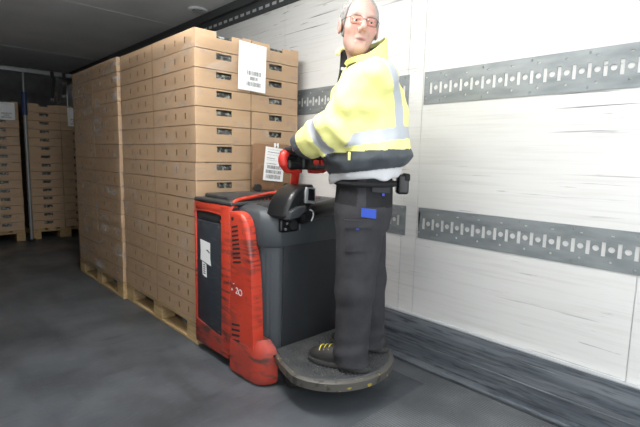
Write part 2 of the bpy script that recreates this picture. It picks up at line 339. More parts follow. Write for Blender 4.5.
# ------------------------------------------------------------------ trays, pallets, wrap
TW, TL, TH = .396, .596, .1124
def wall_grid(bm, w, h, holes, place, t):
    """rectangular wall w x h with rectangular holes, two skins t apart and hole rims; place(u, v, d)"""
    us = sorted({0, w, *[x for q in holes for x in q[:2]]}); vs_ = sorted({0, h, *[x for q in holes for x in q[2:]]})
    def inside(u, v): return any(q[0] < u < q[1] and q[2] < v < q[3] for q in holes)
    cache = {}
    def V(u, v, d):
        k = (u, v, d)
        if k not in cache: cache[k] = bm.verts.new(place(u, v, d))
        return cache[k]
    solid = {}
    for i in range(len(us)-1):
        for j in range(len(vs_)-1): solid[i, j] = not inside((us[i]+us[i+1])/2, (vs_[j]+vs_[j+1])/2)
    for (i, j), s in solid.items():
        if not s: continue
        u0, u1, v0, v1 = us[i], us[i+1], vs_[j], vs_[j+1]
        for d in (0, t): bm.faces.new([V(u0, v0, d), V(u1, v0, d), V(u1, v1, d), V(u0, v1, d)])
        for (di, dj, a, b) in ((-1, 0, (u0, v0), (u0, v1)), (1, 0, (u1, v0), (u1, v1)), (0, -1, (u0, v0), (u1, v0)), (0, 1, (u0, v1), (u1, v1))):
            if not solid.get((i+di, j+dj), False):
                f = bm.faces.new([V(*a, 0), V(*b, 0), V(*b, t), V(*a, t)]); f.material_index = 1
def tray_mesh(top=False):
    bm = bmesh.new(); w, l, h, t = TW/2, TL/2, TH-.0042, .005
    hz0, hz1 = (h-.036, h) if top else (h-.047, h-.010)
    hole = [(TW/2-.054, TW/2+.054, hz0, hz1)]
    if top: hole.append((TW/2+.054, TW/2+.13, h-.008, h))
    for s in (-1, 1): wall_grid(bm, TW, h, hole, lambda u, v, d, s=s: (u-w, s*(l-d), v), t)
    sl = [(TL*q-.0065, TL*q+.0065, h*.34, h*.68) for q in (.20, .42, .66)]
    for s in (-1, 1): wall_grid(bm, TL-2*t, h, sl, lambda u, v, d, s=s: (s*(w-d), u-l+t, v), t)
    box(bm, -w+t, w-t, -l+t, l-t, 0, .004)
    # folded corner gussets on the rim
    for sx in (-1, 1):
        for sy in (-1, 1):
            if not top: box(bm, min(sx*(w-.028), sx*(w-t)), max(sx*(w-.028), sx*(w-t)), min(sy*(l-.03), sy*(l-t)), max(sy*(l-.03), sy*(l-t)), h-.006, h)
    bmesh.ops.recalc_face_normals(bm, faces=bm.faces)
    me = bpy.data.meshes.new('tray'); bm.to_mesh(me); bm.free(); me.materials.append(M['card']); me.materials.append(M['card_in']); return me
def liner_mesh():
    bm = bmesh.new(); box(bm, -TW/2+.014, TW/2-.014, -TL/2+.016, TL/2-.016, .005, TH-.018, .012)
    me = bpy.data.meshes.new('bag'); bm.to_mesh(me); bm.free(); me.materials.append(M['liner']); return me
TRAY, TRAY_TOP, LINER = tray_mesh(), tray_mesh(True), liner_mesh()
ORD = ['top', 'second', 'third', 'fourth', 'fifth', 'sixth', 'seventh', 'eighth', 'ninth', 'tenth', 'eleventh', 'twelfth', 'thirteenth', 'fourteenth', 'fifteenth', 'bottom']
def stack(x0, y0, cols, where, group, jit=.002, layers=16):
    """16 layers of trays on a pallet whose near-left corner is (x0, y0); cols = list of (ix, iy, phrase)"""
    for ix, iy, ph in cols:
        for k in range(layers):
            o = bpy.data.objects.new('cardboard_tray', TRAY if k else TRAY_TOP); COL.objects.link(o)
            z = .146+(layers-1-k)*TH
            ox = random.uniform(-jit, jit); oy = random.uniform(-jit, jit)
            o.location = (x0+.2+ix*.4+ox, y0+.3+iy*.6+oy, z); o.rotation_euler.z = random.uniform(-.004, .004)
            pos = {0: 'topmost', layers-1: 'lowest'}.get(k, ORD[k]+' from top')
            tag(o, f'brown cardboard tray, {pos}, in the {ph} {where}', 'tray', group)
            b = bpy.data.objects.new('plastic_liner', LINER); COL.objects.link(b); b.parent = o
FOUR = [(0, 0, 'front left column'), (1, 0, 'front right column'), (0, 1, 'rear left column'), (1, 1, 'rear wall-side column')]
XB, YB = 1.307, 2.475
XA, YA = 1.282, 3.682
stack(XB, YB, FOUR, 'of the near pallet', 'trays on the near pallet')
stack(XA, YA, FOUR, 'of the second pallet', 'trays on the second pallet')
XL, XR, YF = .385, 1.27, 7.0
stack(XR, YF, FOUR[:2], 'of the right far pallet', 'trays on the right far pallet', layers=15)
stack(XL, YF, FOUR[:2], 'of the left far pallet', 'trays on the left far pallet', layers=15)

def pallet_parts():
    """EUR pallet 0.8 x 1.2, long side along y: list of (name, box)"""
    out = []
    for x, w in ((0, .1), (.3275, .145), (.7, .1)): out.append(('bottom_board', (x, x+w, 0, 1.2, 0, .022)))
    for x, w in ((0, .1), (.3275, .145), (.7, .1)):
        for y, l in ((0, .145), (.5275, .145), (1.055, .145)): out.append(('block', (x, x+w, y, y+l, .022, .100)))
    for y in (0, .5275, 1.055): out.append(('cross_board', (0, .8, y, y+.145, .100, .122)))
    for x, w in ((0, .145), (.185, .1), (.3275, .145), (.515, .1), (.655, .145)): out.append(('deck_board', (x, x+w, 0, 1.2, .122, .144)))
    return out
PP = []
for nm, b in pallet_parts():
    bm = bmesh.new(); box(bm, *b, .003, 1); me = bpy.data.meshes.new(nm); bm.to_mesh(me); bm.free(); me.materials.append(M['wood']); PP.append((nm, me))
def pallet(x, y, label):
    root = thing('wooden_pallet', label, 'pallet', (x, y, 0), 'wooden pallets under the trays')
    for nm, me in PP:
        o = bpy.data.objects.new(nm, me); COL.objects.link(o); o.parent = root
pallet(XB, YB, 'pale wooden pallet under the near stack, beside the red truck')
pallet(XA, YA, 'pale wooden pallet under the second stack, behind the near pallet')
pallet(XR, YF, 'wooden pallet under the right far stack at the dark end')
pallet(XL, YF, 'wooden pallet under the left far stack at the dark end')

def vnoise(p, seed, n=10, f0=3, f1=14):
    r = np.random.RandomState(seed); out = np.zeros(p.shape[0])
    for _ in range(n):
        d = r.normal(size=3); d /= np.linalg.norm(d); f = r.uniform(f0, f1); out += np.sin(p@d*f+r.uniform(0, 6.28))/n**.5
    return out
def wrap(x0, y0, z0, z1, label, m='film', off=.006):
    w, l = .8, 1.2; c = .02; per = []
    def seg(a, b, n): return [(a[0]+(b[0]-a[0])*i/n, a[1]+(b[1]-a[1])*i/n) for i in range(n)]
    per += seg((x0-off, y0+l-c), (x0-off, y0+c), 46)+seg((x0-off, y0+c), (x0+c, y0-off), 3)
    per += seg((x0+c, y0-off), (x0+w-c, y0-off), 30)+seg((x0+w-c, y0-off), (x0+w+off, y0+c), 3)
    per += seg((x0+w+off, y0+c), (x0+w+off, y0+l-c), 12)+seg((x0+w+off, y0+l-c), (x0+w-c, y0+l+off), 2)+seg((x0+w-c, y0+l+off), (x0+c, y0+l+off), 12)+seg((x0+c, y0+l+off), (x0-off, y0+l-c), 2)
    n = len(per); nz_ = 60; cx, cy = x0+w/2, y0+l/2
    V = np.array([(px, py, z0+(z1-z0)*j/nz_) for j in range(nz_+1) for px, py in per])
    d = V[:, :2]-np.array([cx, cy]); d /= np.linalg.norm(d, axis=1, keepdims=True)
    q = V.copy(); q[:, 2] *= 2.2
    amp = (np.abs(vnoise(q, 3, 14, 6, 40)))*.0035
    V[:, :2] += d*amp[:, None]
    F = [(j*n+i, j*n+(i+1) % n, (j+1)*n+(i+1) % n, (j+1)*n+i) for j in range(nz_) for i in range(n)]
    me = bpy.data.meshes.new('film'); me.from_pydata(V.tolist(), [], F); me.materials.append(M[m])
    me.polygons.foreach_set('use_smooth', [True]*len(me.polygons)); me.update()
    o = link('stretch_wrap', me); tag(o, label, 'plastic wrap'); return o
wA = wrap(XA, YA, .10, 1.925, 'clear crinkled stretch wrap around the second pallet of trays', 'film_heavy')
wrap(XB, YB, .10, 1.90, 'clear thin stretch wrap around the near pallet of trays')
wrap(XR, YF, .12, 1.80, 'clear stretch wrap around the right far pallet of trays')
wrap(XL, YF, .12, 1.80, 'clear stretch wrap around the left far pallet of trays')

def loose_film(parent, cx, cy, cz, w, h, seed):
    n = 16; V = []; F = []
    for i in range(n+1):
        for j in range(n+1): V.append((cx+(i/n-.5)*w, cy, cz+(j/n-.5)*h))
    V = np.array(V); q = V*14; V[:, 1] += .05*vnoise(q, seed, 10, .8, 2.5); V[:, 0] += .03*vnoise(q, seed+1, 10, .8, 2.5); V[:, 2] += .03*vnoise(q, seed+2, 10, .8, 2.5)
    for i in range(n):
        for j in range(n): a = i*(n+1)+j; F.append((a, a+1, a+n+2, a+n+1))
    me = bpy.data.meshes.new('loose_film'); me.from_pydata(V.tolist(), [], F); me.materials.append(M['film_heavy']); me.polygons.foreach_set('use_smooth', [True]*len(F)); me.update()
    return link('loose_film', me, parent)
loose_film(wA, XA-.03, YA+1.22, 1.80, .22, .24, 31)

def paper_sheet(name, label, cat, origin, right, up, w, h, marks, tilt=0, curl=.0):
    """sheet with printed marks; marks = (kind, u0, u1, v0, v1) in 0..1, v up from the bottom"""
    R = Vector(right).normalized(); U = Vector(up).normalized()
    if tilt: q = Matrix.Rotation(tilt, 3, R.cross(U)); R = q@R; U = q@U
    Nn = R.cross(U).normalized(); O = Vector(origin)
    def P(u, v, d): return O+R*(u-.5)*w+U*(v-.5)*h+Nn*(d+curl*math.sin(3.1*u)*(1-v))
    root = thing(name, label, cat, O-U*h/2)
    bm = bmesh.new(); g = {}
    for i in range(9):
        for j in range(9):
            for d in (0, .0006): g[i, j, d] = bm.verts.new(P(i/8, j/8, d))
    for i in range(8):
        for j in range(8):
            for d in (0, .0006): bm.faces.new([g[i, j, d], g[i+1, j, d], g[i+1, j+1, d], g[i, j+1, d]])
    done('paper', bm, 'paper', root)
    bms = {'print': bmesh.new(), 'faint': bmesh.new()}
    for kind, u0, u1, v0, v1 in marks:
        if kind == 'bar':
            u = u0
            while u < u1:
                bw = random.choice((.008, .014, .022)); e = min(u+bw, u1)
                bms['print'].faces.new([bms['print'].verts.new(P(a, b, .0011)) for a, b in ((u, v0), (e, v0), (e, v1), (u, v1))]); u = e+random.choice((.007, .012, .02))
        else:
            u = u0
            while u < u1:
                e = min(u+random.uniform(.02, .07), u1)
                bms[kind].faces.new([bms[kind].verts.new(P(a, b, .0011)) for a, b in ((u, v0), (e, v0), (e, v1), (u, v1))]); u = e+.015
    for k, b in bms.items():
        if len(b.faces): done({'print': 'barcode_print', 'faint': 'small_print'}[k], b, k, root)['kind'] = 'stuff'
        else: b.free()
    return root
MK = [('bar', .3, .82, .33, .42), ('bar', .42, .72, .225, .30), ('bar', .30, .82, .10, .19)]
MK += [('faint', .1, .8, .93, .955), ('faint', .2, .85, .885, .90)] + [('faint', .1, .1+random.uniform(.15, .3), .84-i*.045, .85-i*.045) for i in range(9)] + [('faint', .45, .45+random.uniform(.1, .25), .84-i*.09, .85-i*.09) for i in range(4)]
paper_sheet('pallet_label', 'white sheet with three barcodes on the near pallet\'s top trays', 'label', (1.703, YB-.019, 1.767), (1, 0, 0), (0, 0, 1), .212, .297, MK, tilt=-.03)
paper_sheet('pallet_label', 'white label on the right far pallet\'s top trays', 'label', (1.815, YF-.02, 1.68), (1, 0, 0), (0, 0, 1), .12, .25, MK)
paper_sheet('pallet_label', 'white label on the left far pallet near the photo\'s edge', 'label', (1.04, YF-.02, 1.70), (1, 0, 0), (0, 0, 1), .21, .22, MK)

# far end: cargo bar across, load pole, straps, crumpled film
cb = thing('cargo_bar', 'pale metal bar spanning the trailer above the far pallets', 'bar', (.9, 6.88, 2.19))
boxo('beam', 'pole', cb, LEFT_X+.02, WALL_X-.005, 6.86, 6.92, 2.195, 2.25, .006)
boxo('rib', 'pole', cb, LEFT_X+.02, WALL_X-.005, 6.853, 6.86, 2.21, 2.216); boxo('rib', 'pole', cb, LEFT_X+.02, WALL_X-.005, 6.853, 6.86, 2.232, 2.238)
boxo('end_bracket', 'trim', cb, WALL_X-.04, WALL_X-.002, 6.84, 6.94, 2.17, 2.27, .004)
lp = thing('load_pole', 'upright metal load pole with blue sleeve between the far pallets', 'pole', (1.235, 6.89, 0))
tubeo('tube', 'pole', lp, [(1.235, 6.89, .02), (1.238, 6.89, 1.72)], .021, 14)
tubeo('blue_sleeve', 'blue_sleeve', lp, [(1.238, 6.89, 1.66), (1.239, 6.89, 1.95)], .03, 14)
tubeo('upper_rod', 'pole', lp, [(1.239, 6.89, 1.95), (1.24, 6.89, 2.195)], .014, 12)
tubeo('foot_pad', 'rubber', lp, [(1.235, 6.89, 0), (1.235, 6.89, .03)], .045, 16)
for i, (x, dz, lab) in enumerate([(1.56, .30, 'left black strap dangling from the cargo bar'), (1.70, .24, 'middle black strap dangling from the cargo bar'), (1.84, .28, 'right black strap dangling from the cargo bar')]):
    bm = bmesh.new(); path = spline([(x, 6.845, 2.255), (x, 6.84, 2.20), (x+.015, 6.835, 2.12), (x-.015, 6.84, 2.195-dz)], 5)
    for a, b in zip(path[:-1], path[1:]):
        q = [(a.x-.02, a.y), (a.x+.02, a.y), (b.x+.02, b.y), (b.x-.02, b.y)]; zz = [a.z, a.z, b.z, b.z]
        lo = [bm.verts.new((q[k][0], q[k][1]-.002, zz[k])) for k in range(4)]; hi = [bm.verts.new((q[k][0], q[k][1]+.002, zz[k])) for k in range(4)]
        bm.faces.new(lo); bm.faces.new(hi[::-1])
        for k in range(4): bm.faces.new((lo[k], lo[(k+1) % 4], hi[(k+1) % 4], hi[k]))
    st = thing('tie_down_strap', lab, 'strap', (x, 6.84, 2.195-dz)); done('webbing', bm, 'strap', st)
    boxo('hook', 'steel', st, x-.035, x+.005, 6.832, 6.848, 2.16-dz, 2.20-dz, .004)

# ------------------------------------------------------------------ the pallet truck
L0, R0 = 1.288, 1.955; DY = -.034
jk = thing('pallet_truck', 'red and grey ride-on electric pallet truck carrying the wrapped pallets', 'pallet truck', (1.64, 2.0, 0))
# battery compartment
boxo('battery_box', 'panel', jk, L0+.012, R0-.012, 2.07, 2.462, .055, .925, .008)
fr = boxo('rear_post', 'red', jk, L0-.004, L0+.055, 2.058, 2.16, .075, .928, .012, 3)
boxo('front_post', 'red', jk, L0, L0+.03, 2.448, 2.466, .07, .925, .004)
boxo('top_band', 'red', jk, L0, L0+.04, 2.15, 2.455, .878, .927, .008)
prismo('lower_skirt', 'red_low', jk, [(2.46, .05), (2.09, .05), (2.09, .20), (2.155, .155), (2.46, .20)], 'x', L0, L0+.03, .004)
boxo('side_panel', 'panel', jk, L0+.004, L0+.02, 2.165, 2.443, .16, .815, .006)
hp = boxo('hand_slot', 'rubber', jk, L0+.006, L0+.02, 2.18, 2.445, .828, .872, .004)
tubeo('slot_lip', 'red', jk, spline([(L0+.008, 2.45, .822), (L0+.006, 2.45, .872), (L0+.006, 2.175, .874), (L0+.006, 2.165, .83)], 5), .007, 8)
for z in (.18, .80): 
    for y in (2.19, 2.42): tubeo('screw', 'steel', jk, [(L0+.003, y, z), (L0+.006, y, z)], .007, 10)
boxo('right_side_panel', 'red', jk, R0-.05, R0, 2.06, 2.465, .06, .925, .012)
lid = boxo('battery_lid', 'lid', jk, L0-.002, R0, 2.05, 2.468, .927, .950, .010, 3)
prismo('lid_hump', 'lid', lid, [(2.16, .948), (2.45, .948), (2.44, .972), (2.20, .968)], 'x', L0+.06, R0-.06, .008)
prismo('white_sticker', 'paper', jk, [(2.400, .70), (2.285, .69), (2.285, .60), (2.277, .555), (2.400, .575), (2.395, .63)], 'x', L0+.0028, L0+.0042)
sk = prismo('small_sticker', 'paper', jk, [(2.380, .566), (2.332, .556), (2.327, .476), (2.375, .486)], 'x', L0+.0026, L0+.0042)
for i in range(5): boxo('sticker_print', 'print', sk, L0+.0018, L0+.0027, 2.340, 2.365, .495+i*.013, .501+i*.013)
prismo('sticker_tear', 'panel', jk, [(2.330, .645), (2.288, .628), (2.288, .634), (2.315, .648)], 'x', L0+.0015, L0+.0027)
# motor housing: red side shells and slate cover
sh = [(y+DY, z) for y, z in [(2.088, .05), (2.088, .905), (2.02, .91), (1.985, .903), (1.958, .886), (1.938, .86), (1.922, .828), (1.892, .666), (1.875, .50), (1.862, .25), (1.855, .05)]]
side = prismo('side_shell', 'red', jk, sh, 'x', L0-.012, L0+.055, .022, 4)
prismo('side_shell', 'red', jk, sh, 'x', R0-.055, R0, .018, 3)
# inset vertical groove between post and shell
boxo('groove', 'rubber', jk, L0+.01, L0+.05, 2.048, 2.066, .06, .92)
vs0 = None
def slanted(y0, y1, z, h):
    bm = bmesh.new(); y0 += DY; y1 += DY; prism(bm, [(y0, z-.010), (y1, z+.004), (y1, z+.004+h), (y0, z-.010+h)], 'x', L0-.0135, L0-.006); return bm
for i in range(9): done('vent_slot', slanted(2.062-.002*i, 2.005-.004*i, .825-i*.0235, .010), 'rubber', side)
for i in range(4): done('vent_slot', slanted(2.062, 1.985, .285-i*.030, .012), 'rubber', side)
tubeo('round_lock', 'rubber', side, [(L0-.014, 2.02, .868), (L0-.006, 2.02, .868)], .010, 12)
tubeo('round_lock', 'rubber', side, [(L0-.014, 2.026, .155), (L0-.006, 2.026, .155)], .008, 12)
def on_left(me, y, z, rot=0):
    """text mesh (XY) onto the truck's left face: reading towards -Y"""
    o = link('white_lettering', me, side); o.matrix_world = Matrix.Translation((L0-.0127, y, z)) @ Matrix.Rotation(rot, 4, 'X') @ Matrix(((0, 0, -1, 0), (-1, 0, 0, 0), (0, 1, 0, 0), (0, 0, 0, 1)))
    me.materials.clear(); me.materials.append(M['paper']); return o
on_left(text_mesh('2O', .050), 1.992, .466, .10)
bm = bmesh.new(); prism(bm, [(2.024, .488), (2.032, .478), (2.026, .470), (2.018, .478)], 'x', L0-.0128, L0-.011); done('white_lettering', bm, 'paper', side)
bm = bmesh.new(); prism(bm, [(2.002, .512), (2.016, .510), (2.016, .515), (2.002, .517)], 'x', L0-.0128, L0-.011); done('white_lettering', bm, 'paper', side)
def outline_loft(name, m, parent, levels, bevel_deg=35):
    bm = bmesh.new(); rings = []
    for z, pts in levels: rings.append([bm.verts.new((x, y, z)) for x, y in pts])
    n = len(rings[0])
    for a, b in zip(rings[:-1], rings[1:]):
        for i in range(n): bm.faces.new((a[i], a[(i+1) % n], b[(i+1) % n], b[i]))
    bm.faces.new(rings[0][::-1]); bm.faces.new(rings[-1]); return smooth_by_angle(done(name, bm, m, parent), bevel_deg)
def cov(g, yr=0):
    return [(1.348-g, 2.07), (1.348-g, 1.875-g+yr), (1.356-g, 1.858-g+yr), (1.372-g, 1.845-g+yr), (1.415, 1.806-g+yr), (1.435, 1.800-g+yr), (1.90, 1.800-g+yr), (1.925+g, 1.815-g+yr), (1.932+g, 1.85+yr), (1.932+g, 2.07)]
outline_loft('slate_cover', 'grey_cover', jk, [(.15, cov(0)), (.728, cov(0))])
outline_loft('slate_hood', 'grey_cover', jk, [(.732, cov(.012)), (.742, cov(.018)), (.86, cov(.016)), (.90, cov(.010, .004)), (.922, cov(-.004, .018)), (.936, cov(-.03, .045)), (.942, cov(-.06, .08))], 40)
for i, yy in enumerate((1.852, 1.838, 1.824)):
    tubeo('corner_rib', 'grey_cover', jk, [(1.372+i*.018, yy-.006, .20), (1.372+i*.018, yy-.006, .70)], .0045, 8)
rp = prismo('rear_panel', 'dark_cover', jk, [(1.438, .15), (1.905, .15), (1.905, .835), (1.60, .805), (1.445, .778)], 'y', 1.786, 1.80, .006)
tubeo('panel_screw', 'chrome', rp, [(1.465, 1.783, .750), (1.465, 1.788, .750)], .008, 12)
rec = boxo('key_panel', 'black', jk, 1.405, 1.525, 1.772, 1.785, .812, .885, .012, 3)
tubeo('key_switch', 'rubber', rec, [(1.482, 1.757, .850), (1.482, 1.774, .850)], .026, 18)
tubeo('key_slot', 'chrome', rec, [(1.437, 1.766, .828), (1.437, 1.774, .828)], .007, 10)
tubeo('key_slot', 'chrome', rec, [(1.447, 1.766, .858), (1.447, 1.774, .858)], .006, 10)
boxo('bright_clip', 'chrome', rec, 1.532, 1.537, 1.768, 1.773, .815, .862)
# red hoop behind the hood with dark grille under it
tubeo('red_hoop', 'red', jk, spline([(1.300, 2.062, .91), (1.315, 2.065, .948), (1.39, 2.075, .966), (1.66, 2.08, .992), (1.86, 2.08, .975), (1.955, 2.083, .93), (1.962, 2.085, .90)], 6), .0115, 10)
prismo('hoop_grille', 'rubber', jk, [(1.33, .90), (1.95, .90), (1.94, .935), (1.86, .966), (1.66, .983), (1.40, .955), (1.34, .942)], 'y', 2.076, 2.084)
for i in range(22):
    x = 1.37+i*.026; boxo('grille_bar', 'red_low', jk, x, x+.004, 2.072, 2.077, .90, .935+.03*math.sin(i/21*math.pi))
# foot at the rear left, one at the right
def foot(x0, x1, sgn):
    pl_ = [(x0, 2.045), (x0, 1.855), (x0+.006, 1.82), (x0+.02, 1.79), (x0+.042, 1.765), (x0+.07, 1.75), (x1, 1.742), (x1, 2.045)]
    if sgn < 0: pl_ = [(x0+x1-x, y) for x, y in pl_][::-1]
    def sc(k, dz=0): 
        cx, cy = (x0+x1)/2, 1.93
        return [((x-cx)*k+cx, (y-cy)*k+cy) for x, y in pl_]
    o = outline_loft('rear_foot', 'red_low', jk, [(.010, sc(.90)), (.026, sc(.98)), (.055, sc(1)), (.15, sc(1)), (.185, sc(.98)), (.215, sc(.90)), (.245, sc(.74))], 40)
    tubeo('foot_bolt', 'rubber', o, [(x0+.085 if sgn > 0 else x1-.085, 1.738, .17), (x0+.085 if sgn > 0 else x1-.085, 1.76, .17)], .007, 10)
foot(1.272, 1.375, 1); foot(1.86, 1.985, -1)
# operator platform
def sup(a, b, n=2.0, cx=1.602, cy=1.53, k=40):
    out = []
    for i in range(k+1):
        t = math.pi+math.pi*i/k; c, s = math.cos(t), math.sin(t)
        out.append((cx+a*math.copysign(abs(c)**(2/n), c), cy+b*math.copysign(abs(s)**(2/n), s)))
    return [(cx-a+.085, 1.785), (cx-a+.035, 1.66)]+out+[(cx+a-.005, 1.64), (cx+a-.03, 1.785)]
pf = outline_loft('platform', 'plate', jk, [(.128, sup(.295, .255)), (.134, sup(.311, .275)), (.172, sup(.313, .277)), (.178, sup(.306, .270))], 50)
pm = outline_loft('rubber_mat', 'mat_rubber', pf, [(.178, sup(.293, .257)), (.184, sup(.289, .252))], 50)
bm = bmesh.new()
for i in range(30):
    for j in range(26):
        x = 1.32+i*.0205+(j % 2)*.010; y = 1.31+j*.0178
        dx, dy = abs(x-1.602)/.272, max(0, 1.53-y)/.238
        if dx**2+dy**2 < 1 and y < 1.76 and not (x < 1.44 and y > 1.68):
            bmesh.ops.create_cone(bm, segments=6, radius1=.0062, radius2=.004, depth=.005, cap_ends=True, matrix=Matrix.Translation((x, y, .1855)))
st = done('mat_stud', bm, 'mat_rubber', pf); st['kind'] = 'stuff'
tubeo('drive_wheel', 'rubber', jk, [(1.57, 1.93, .105), (1.66, 1.93, .105)], .104, 28)
for x in (1.44, 1.80): tubeo('caster_wheel', 'rubber', jk, [(x-.03, 1.69, .050), (x+.03, 1.69, .050)], .0495, 20)
for x in (1.44, 1.80): boxo('caster_bracket', 'steel', jk, x-.045, x+.045, 1.65, 1.74, .096, .134)
for x0, x1 in ((1.425, 1.585), (1.79, 1.95)):
    prismo('fork', 'steel', jk, [(2.45, .04), (2.45, .095), (4.75, .095), (4.86, .06), (4.86, .045), (4.7, .04)], 'x', x0, x1, .004)
# consoles
cs_ = prismo('console_pod', 'black', jk, [(1.3720, .905), (1.3851, .955), (1.4179, 1.005), (1.4540, 1.038), (1.4999, 1.056), (1.5688, 1.060), (1.5774, 1.045), (1.5754, .965), (1.5590, .945), (1.5065, .935), (1.4540, .905), (1.3884, .888)], 'y', 1.70, 1.86, .022, 4)
prismo('pod_cushion', 'dark_cover', cs_, [(1.3818, .893), (1.3917, .93), (1.4474, .955), (1.5065, .955), (1.5130, .925), (1.4540, .90), (1.4015, .882)], 'y', 1.682, 1.75, .014, 3)
bz = prismo('display_bezel', 'chrome', cs_, [(1.5032, .968), (1.5668, .962), (1.5734, .985), (1.5708, 1.045), (1.5098, 1.05), (1.5012, 1.03)], 'y', 1.690, 1.704, .004)
prismo('display', 'screen', bz, [(1.5163, .982), (1.5629, .976), (1.5655, .99), (1.5629, 1.038), (1.5196, 1.042)], 'y', 1.6865, 1.693, .002)
pd = tubeo('control_pod', 'black', jk, spline([(1.51, 1.755, .895), (1.58, 1.75, .905), (1.70, 1.75, .922), (1.82, 1.76, .935), (1.90, 1.78, .945)], 5), [.036]+[.05]*19+[.03], 16, flat=.95)
tubeo('pod_ring', 'chrome', pd, spline([(1.542, 1.703, .93), (1.562, 1.700, .92), (1.566, 1.700, .895), (1.555, 1.702, .870)], 4), .004, 8)
boxo('pod_pedestal', 'dark_cover', jk, 1.40, 1.90, 1.80, 2.0, .89, .95, .02, 3)
# tiller
TC = 1.602
ti = tubeo('tiller_arm', 'red_clean', jk, spline([(TC, 1.93, .93), (TC-.01, 1.90, 1.0), (TC-.035, 1.86, 1.06), (TC-.06, 1.82, 1.115), (TC-.075, 1.81, 1.145)], 5), .028, 14, flat=.7)
def bow(s):
    q = [(TC+s*.03, 1.815, 1.128), (TC+s*.095, 1.81, 1.126), (TC+s*.138, 1.805, 1.138), (TC+s*.160, 1.80, 1.165), (TC+s*.164, 1.80, 1.192), (TC+s*.150, 1.80, 1.216), (TC+s*.125, 1.80, 1.224)]
    return tubeo('handle_bow', 'red_clean', jk, spline(q, 5), [.013]*8+[.018]*6+[.024]*8+[.024]*5+[.018]*4, 14)
bow(-1); bow(1)
tubeo('hand_grip', 'black', jk, [(TC-.150, 1.80, 1.205), (TC-.05, 1.80, 1.198)], .019, 14)
tubeo('hand_grip', 'black', jk, [(TC+.05, 1.80, 1.198), (TC+.150, 1.80, 1.205)], .019, 14)
hub = boxo('tiller_head', 'black', jk, TC-.145, TC+.145, 1.775, 1.855, 1.135, 1.19, .018, 3)
boxo('tiller_hub', 'black', jk, TC-.055, TC+.055, 1.765, 1.86, 1.135, 1.245, .016, 3)
for x in (.035, .085): boxo('red_button', 'red_clean', hub, TC+x-.018, TC+x+.018, 1.757, 1.778, 1.160, 1.188, .006)

# clipboard standing on the truck
cb_ = thing('clipboard', 'brown hardboard clipboard with a barcode sheet standing on the truck', 'clipboard', (1.85, 2.43, .972))
def rrect(x0, x1, z0, z1, r=.03):
    out = []
    for cx, cz, a0 in ((x1-r, z1-r, 0), (x0+r, z1-r, 90), (x0+r, z0+r, 180), (x1-r, z0+r, 270)):
        for k in range(5): a = math.radians(a0+k*22.5); out.append((cx+r*math.cos(a), cz+r*math.sin(a)))
    return out
prismo('board', 'hardboard', cb_, rrect(1.685, 2.005, .975, 1.285), 'y', 2.425, 2.433, .002)
cl = boxo('clip', 'paper', cb_, 1.86, 1.868, 2.415, 2.425, 1.262, 1.292); boxo('clip', 'paper', cb_, 1.885, 1.893, 2.415, 2.425, 1.262, 1.292); boxo('clip', 'paper', cb_, 1.868, 1.885, 2.417, 2.425, 1.276, 1.282)
for x in (1.715, 1.965): tubeo('rubber_foot', 'rubber', cb_, [(x, 2.395, .995), (x, 2.425, .995)], .024, 16)
MK2 = [('bar', .14, .88, .36, .46), ('bar', .10, .86, .22, .32), ('bar', .12, .84, .06, .18), ('print', .1, .6, .50, .52), ('faint', .1, .9, .92, .94), ('print', .12, .8, .84, .86), ('faint', .1, .8, .76, .78), ('print', .1, .5, .66, .68), ('faint', .1, .9, .6, .62)]
paper_sheet('delivery_sheet', 'white barcode sheet clipped to the brown board on the truck', 'label', (1.858, 2.418, 1.148), (1, 0, 0), (0, 0, 1), .168, .225, MK2, tilt=-.10, curl=.004)

# ------------------------------------------------------------------ signed distance modelling for the man
def smin(a, b, k):
    h = np.clip(.5+.5*(b-a)/k, 0, 1); return b+(a-b)*h-k*h*(1-h)
def smax(a, b, k): return -smin(-a, -b, k)
def ell(p, c, r):
    q = [(p[i]-c[i])/r[i] for i in range(3)]; k0 = np.sqrt(q[0]**2+q[1]**2+q[2]**2)+1e-6
    k1 = np.sqrt(sum((q[i]/r[i])**2 for i in range(3)))+1e-6; return k0*(k0-1)/k1
def cap(p, a, b, r0, r1=None):
    r1 = r0 if r1 is None else r1; ba = [b[i]-a[i] for i in range(3)]; dd = sum(x*x for x in ba)
    h = np.clip(sum((p[i]-a[i])*ba[i] for i in range(3))/dd, 0, 1)
    return np.sqrt(sum((p[i]-a[i]-h*ba[i])**2 for i in range(3)))-(r0+(r1-r0)*h)
def sections(p, S):
    """vertical body with elliptical sections S = (z, cf, cl, af, al), capped"""
    S = np.array(S); z = p[2]; i = lambda k: np.interp(z, S[:, 0], S[:, k])
    af, al = i(3), i(4); q0 = (p[0]-i(1))/af; q1 = (p[1]-i(2))/al
    k = np.sqrt(q0*q0+q1*q1); d = (k-1)*np.minimum(af, al)
    return smax(smax(d, z-S[-1, 0], .02), S[0, 0]-z, .01)
def wob(p, seed, n, f0, f1):
    r = np.random.RandomState(seed); o = 0
    for _ in range(n):
        d = r.normal(size=3); d /= np.linalg.norm(d); f = r.uniform(f0, f1); o = o+np.sin((p[0]*d[0]+p[1]*d[1]+p[2]*d[2])*f+r.uniform(0, 6.28))
    return o/n**.5
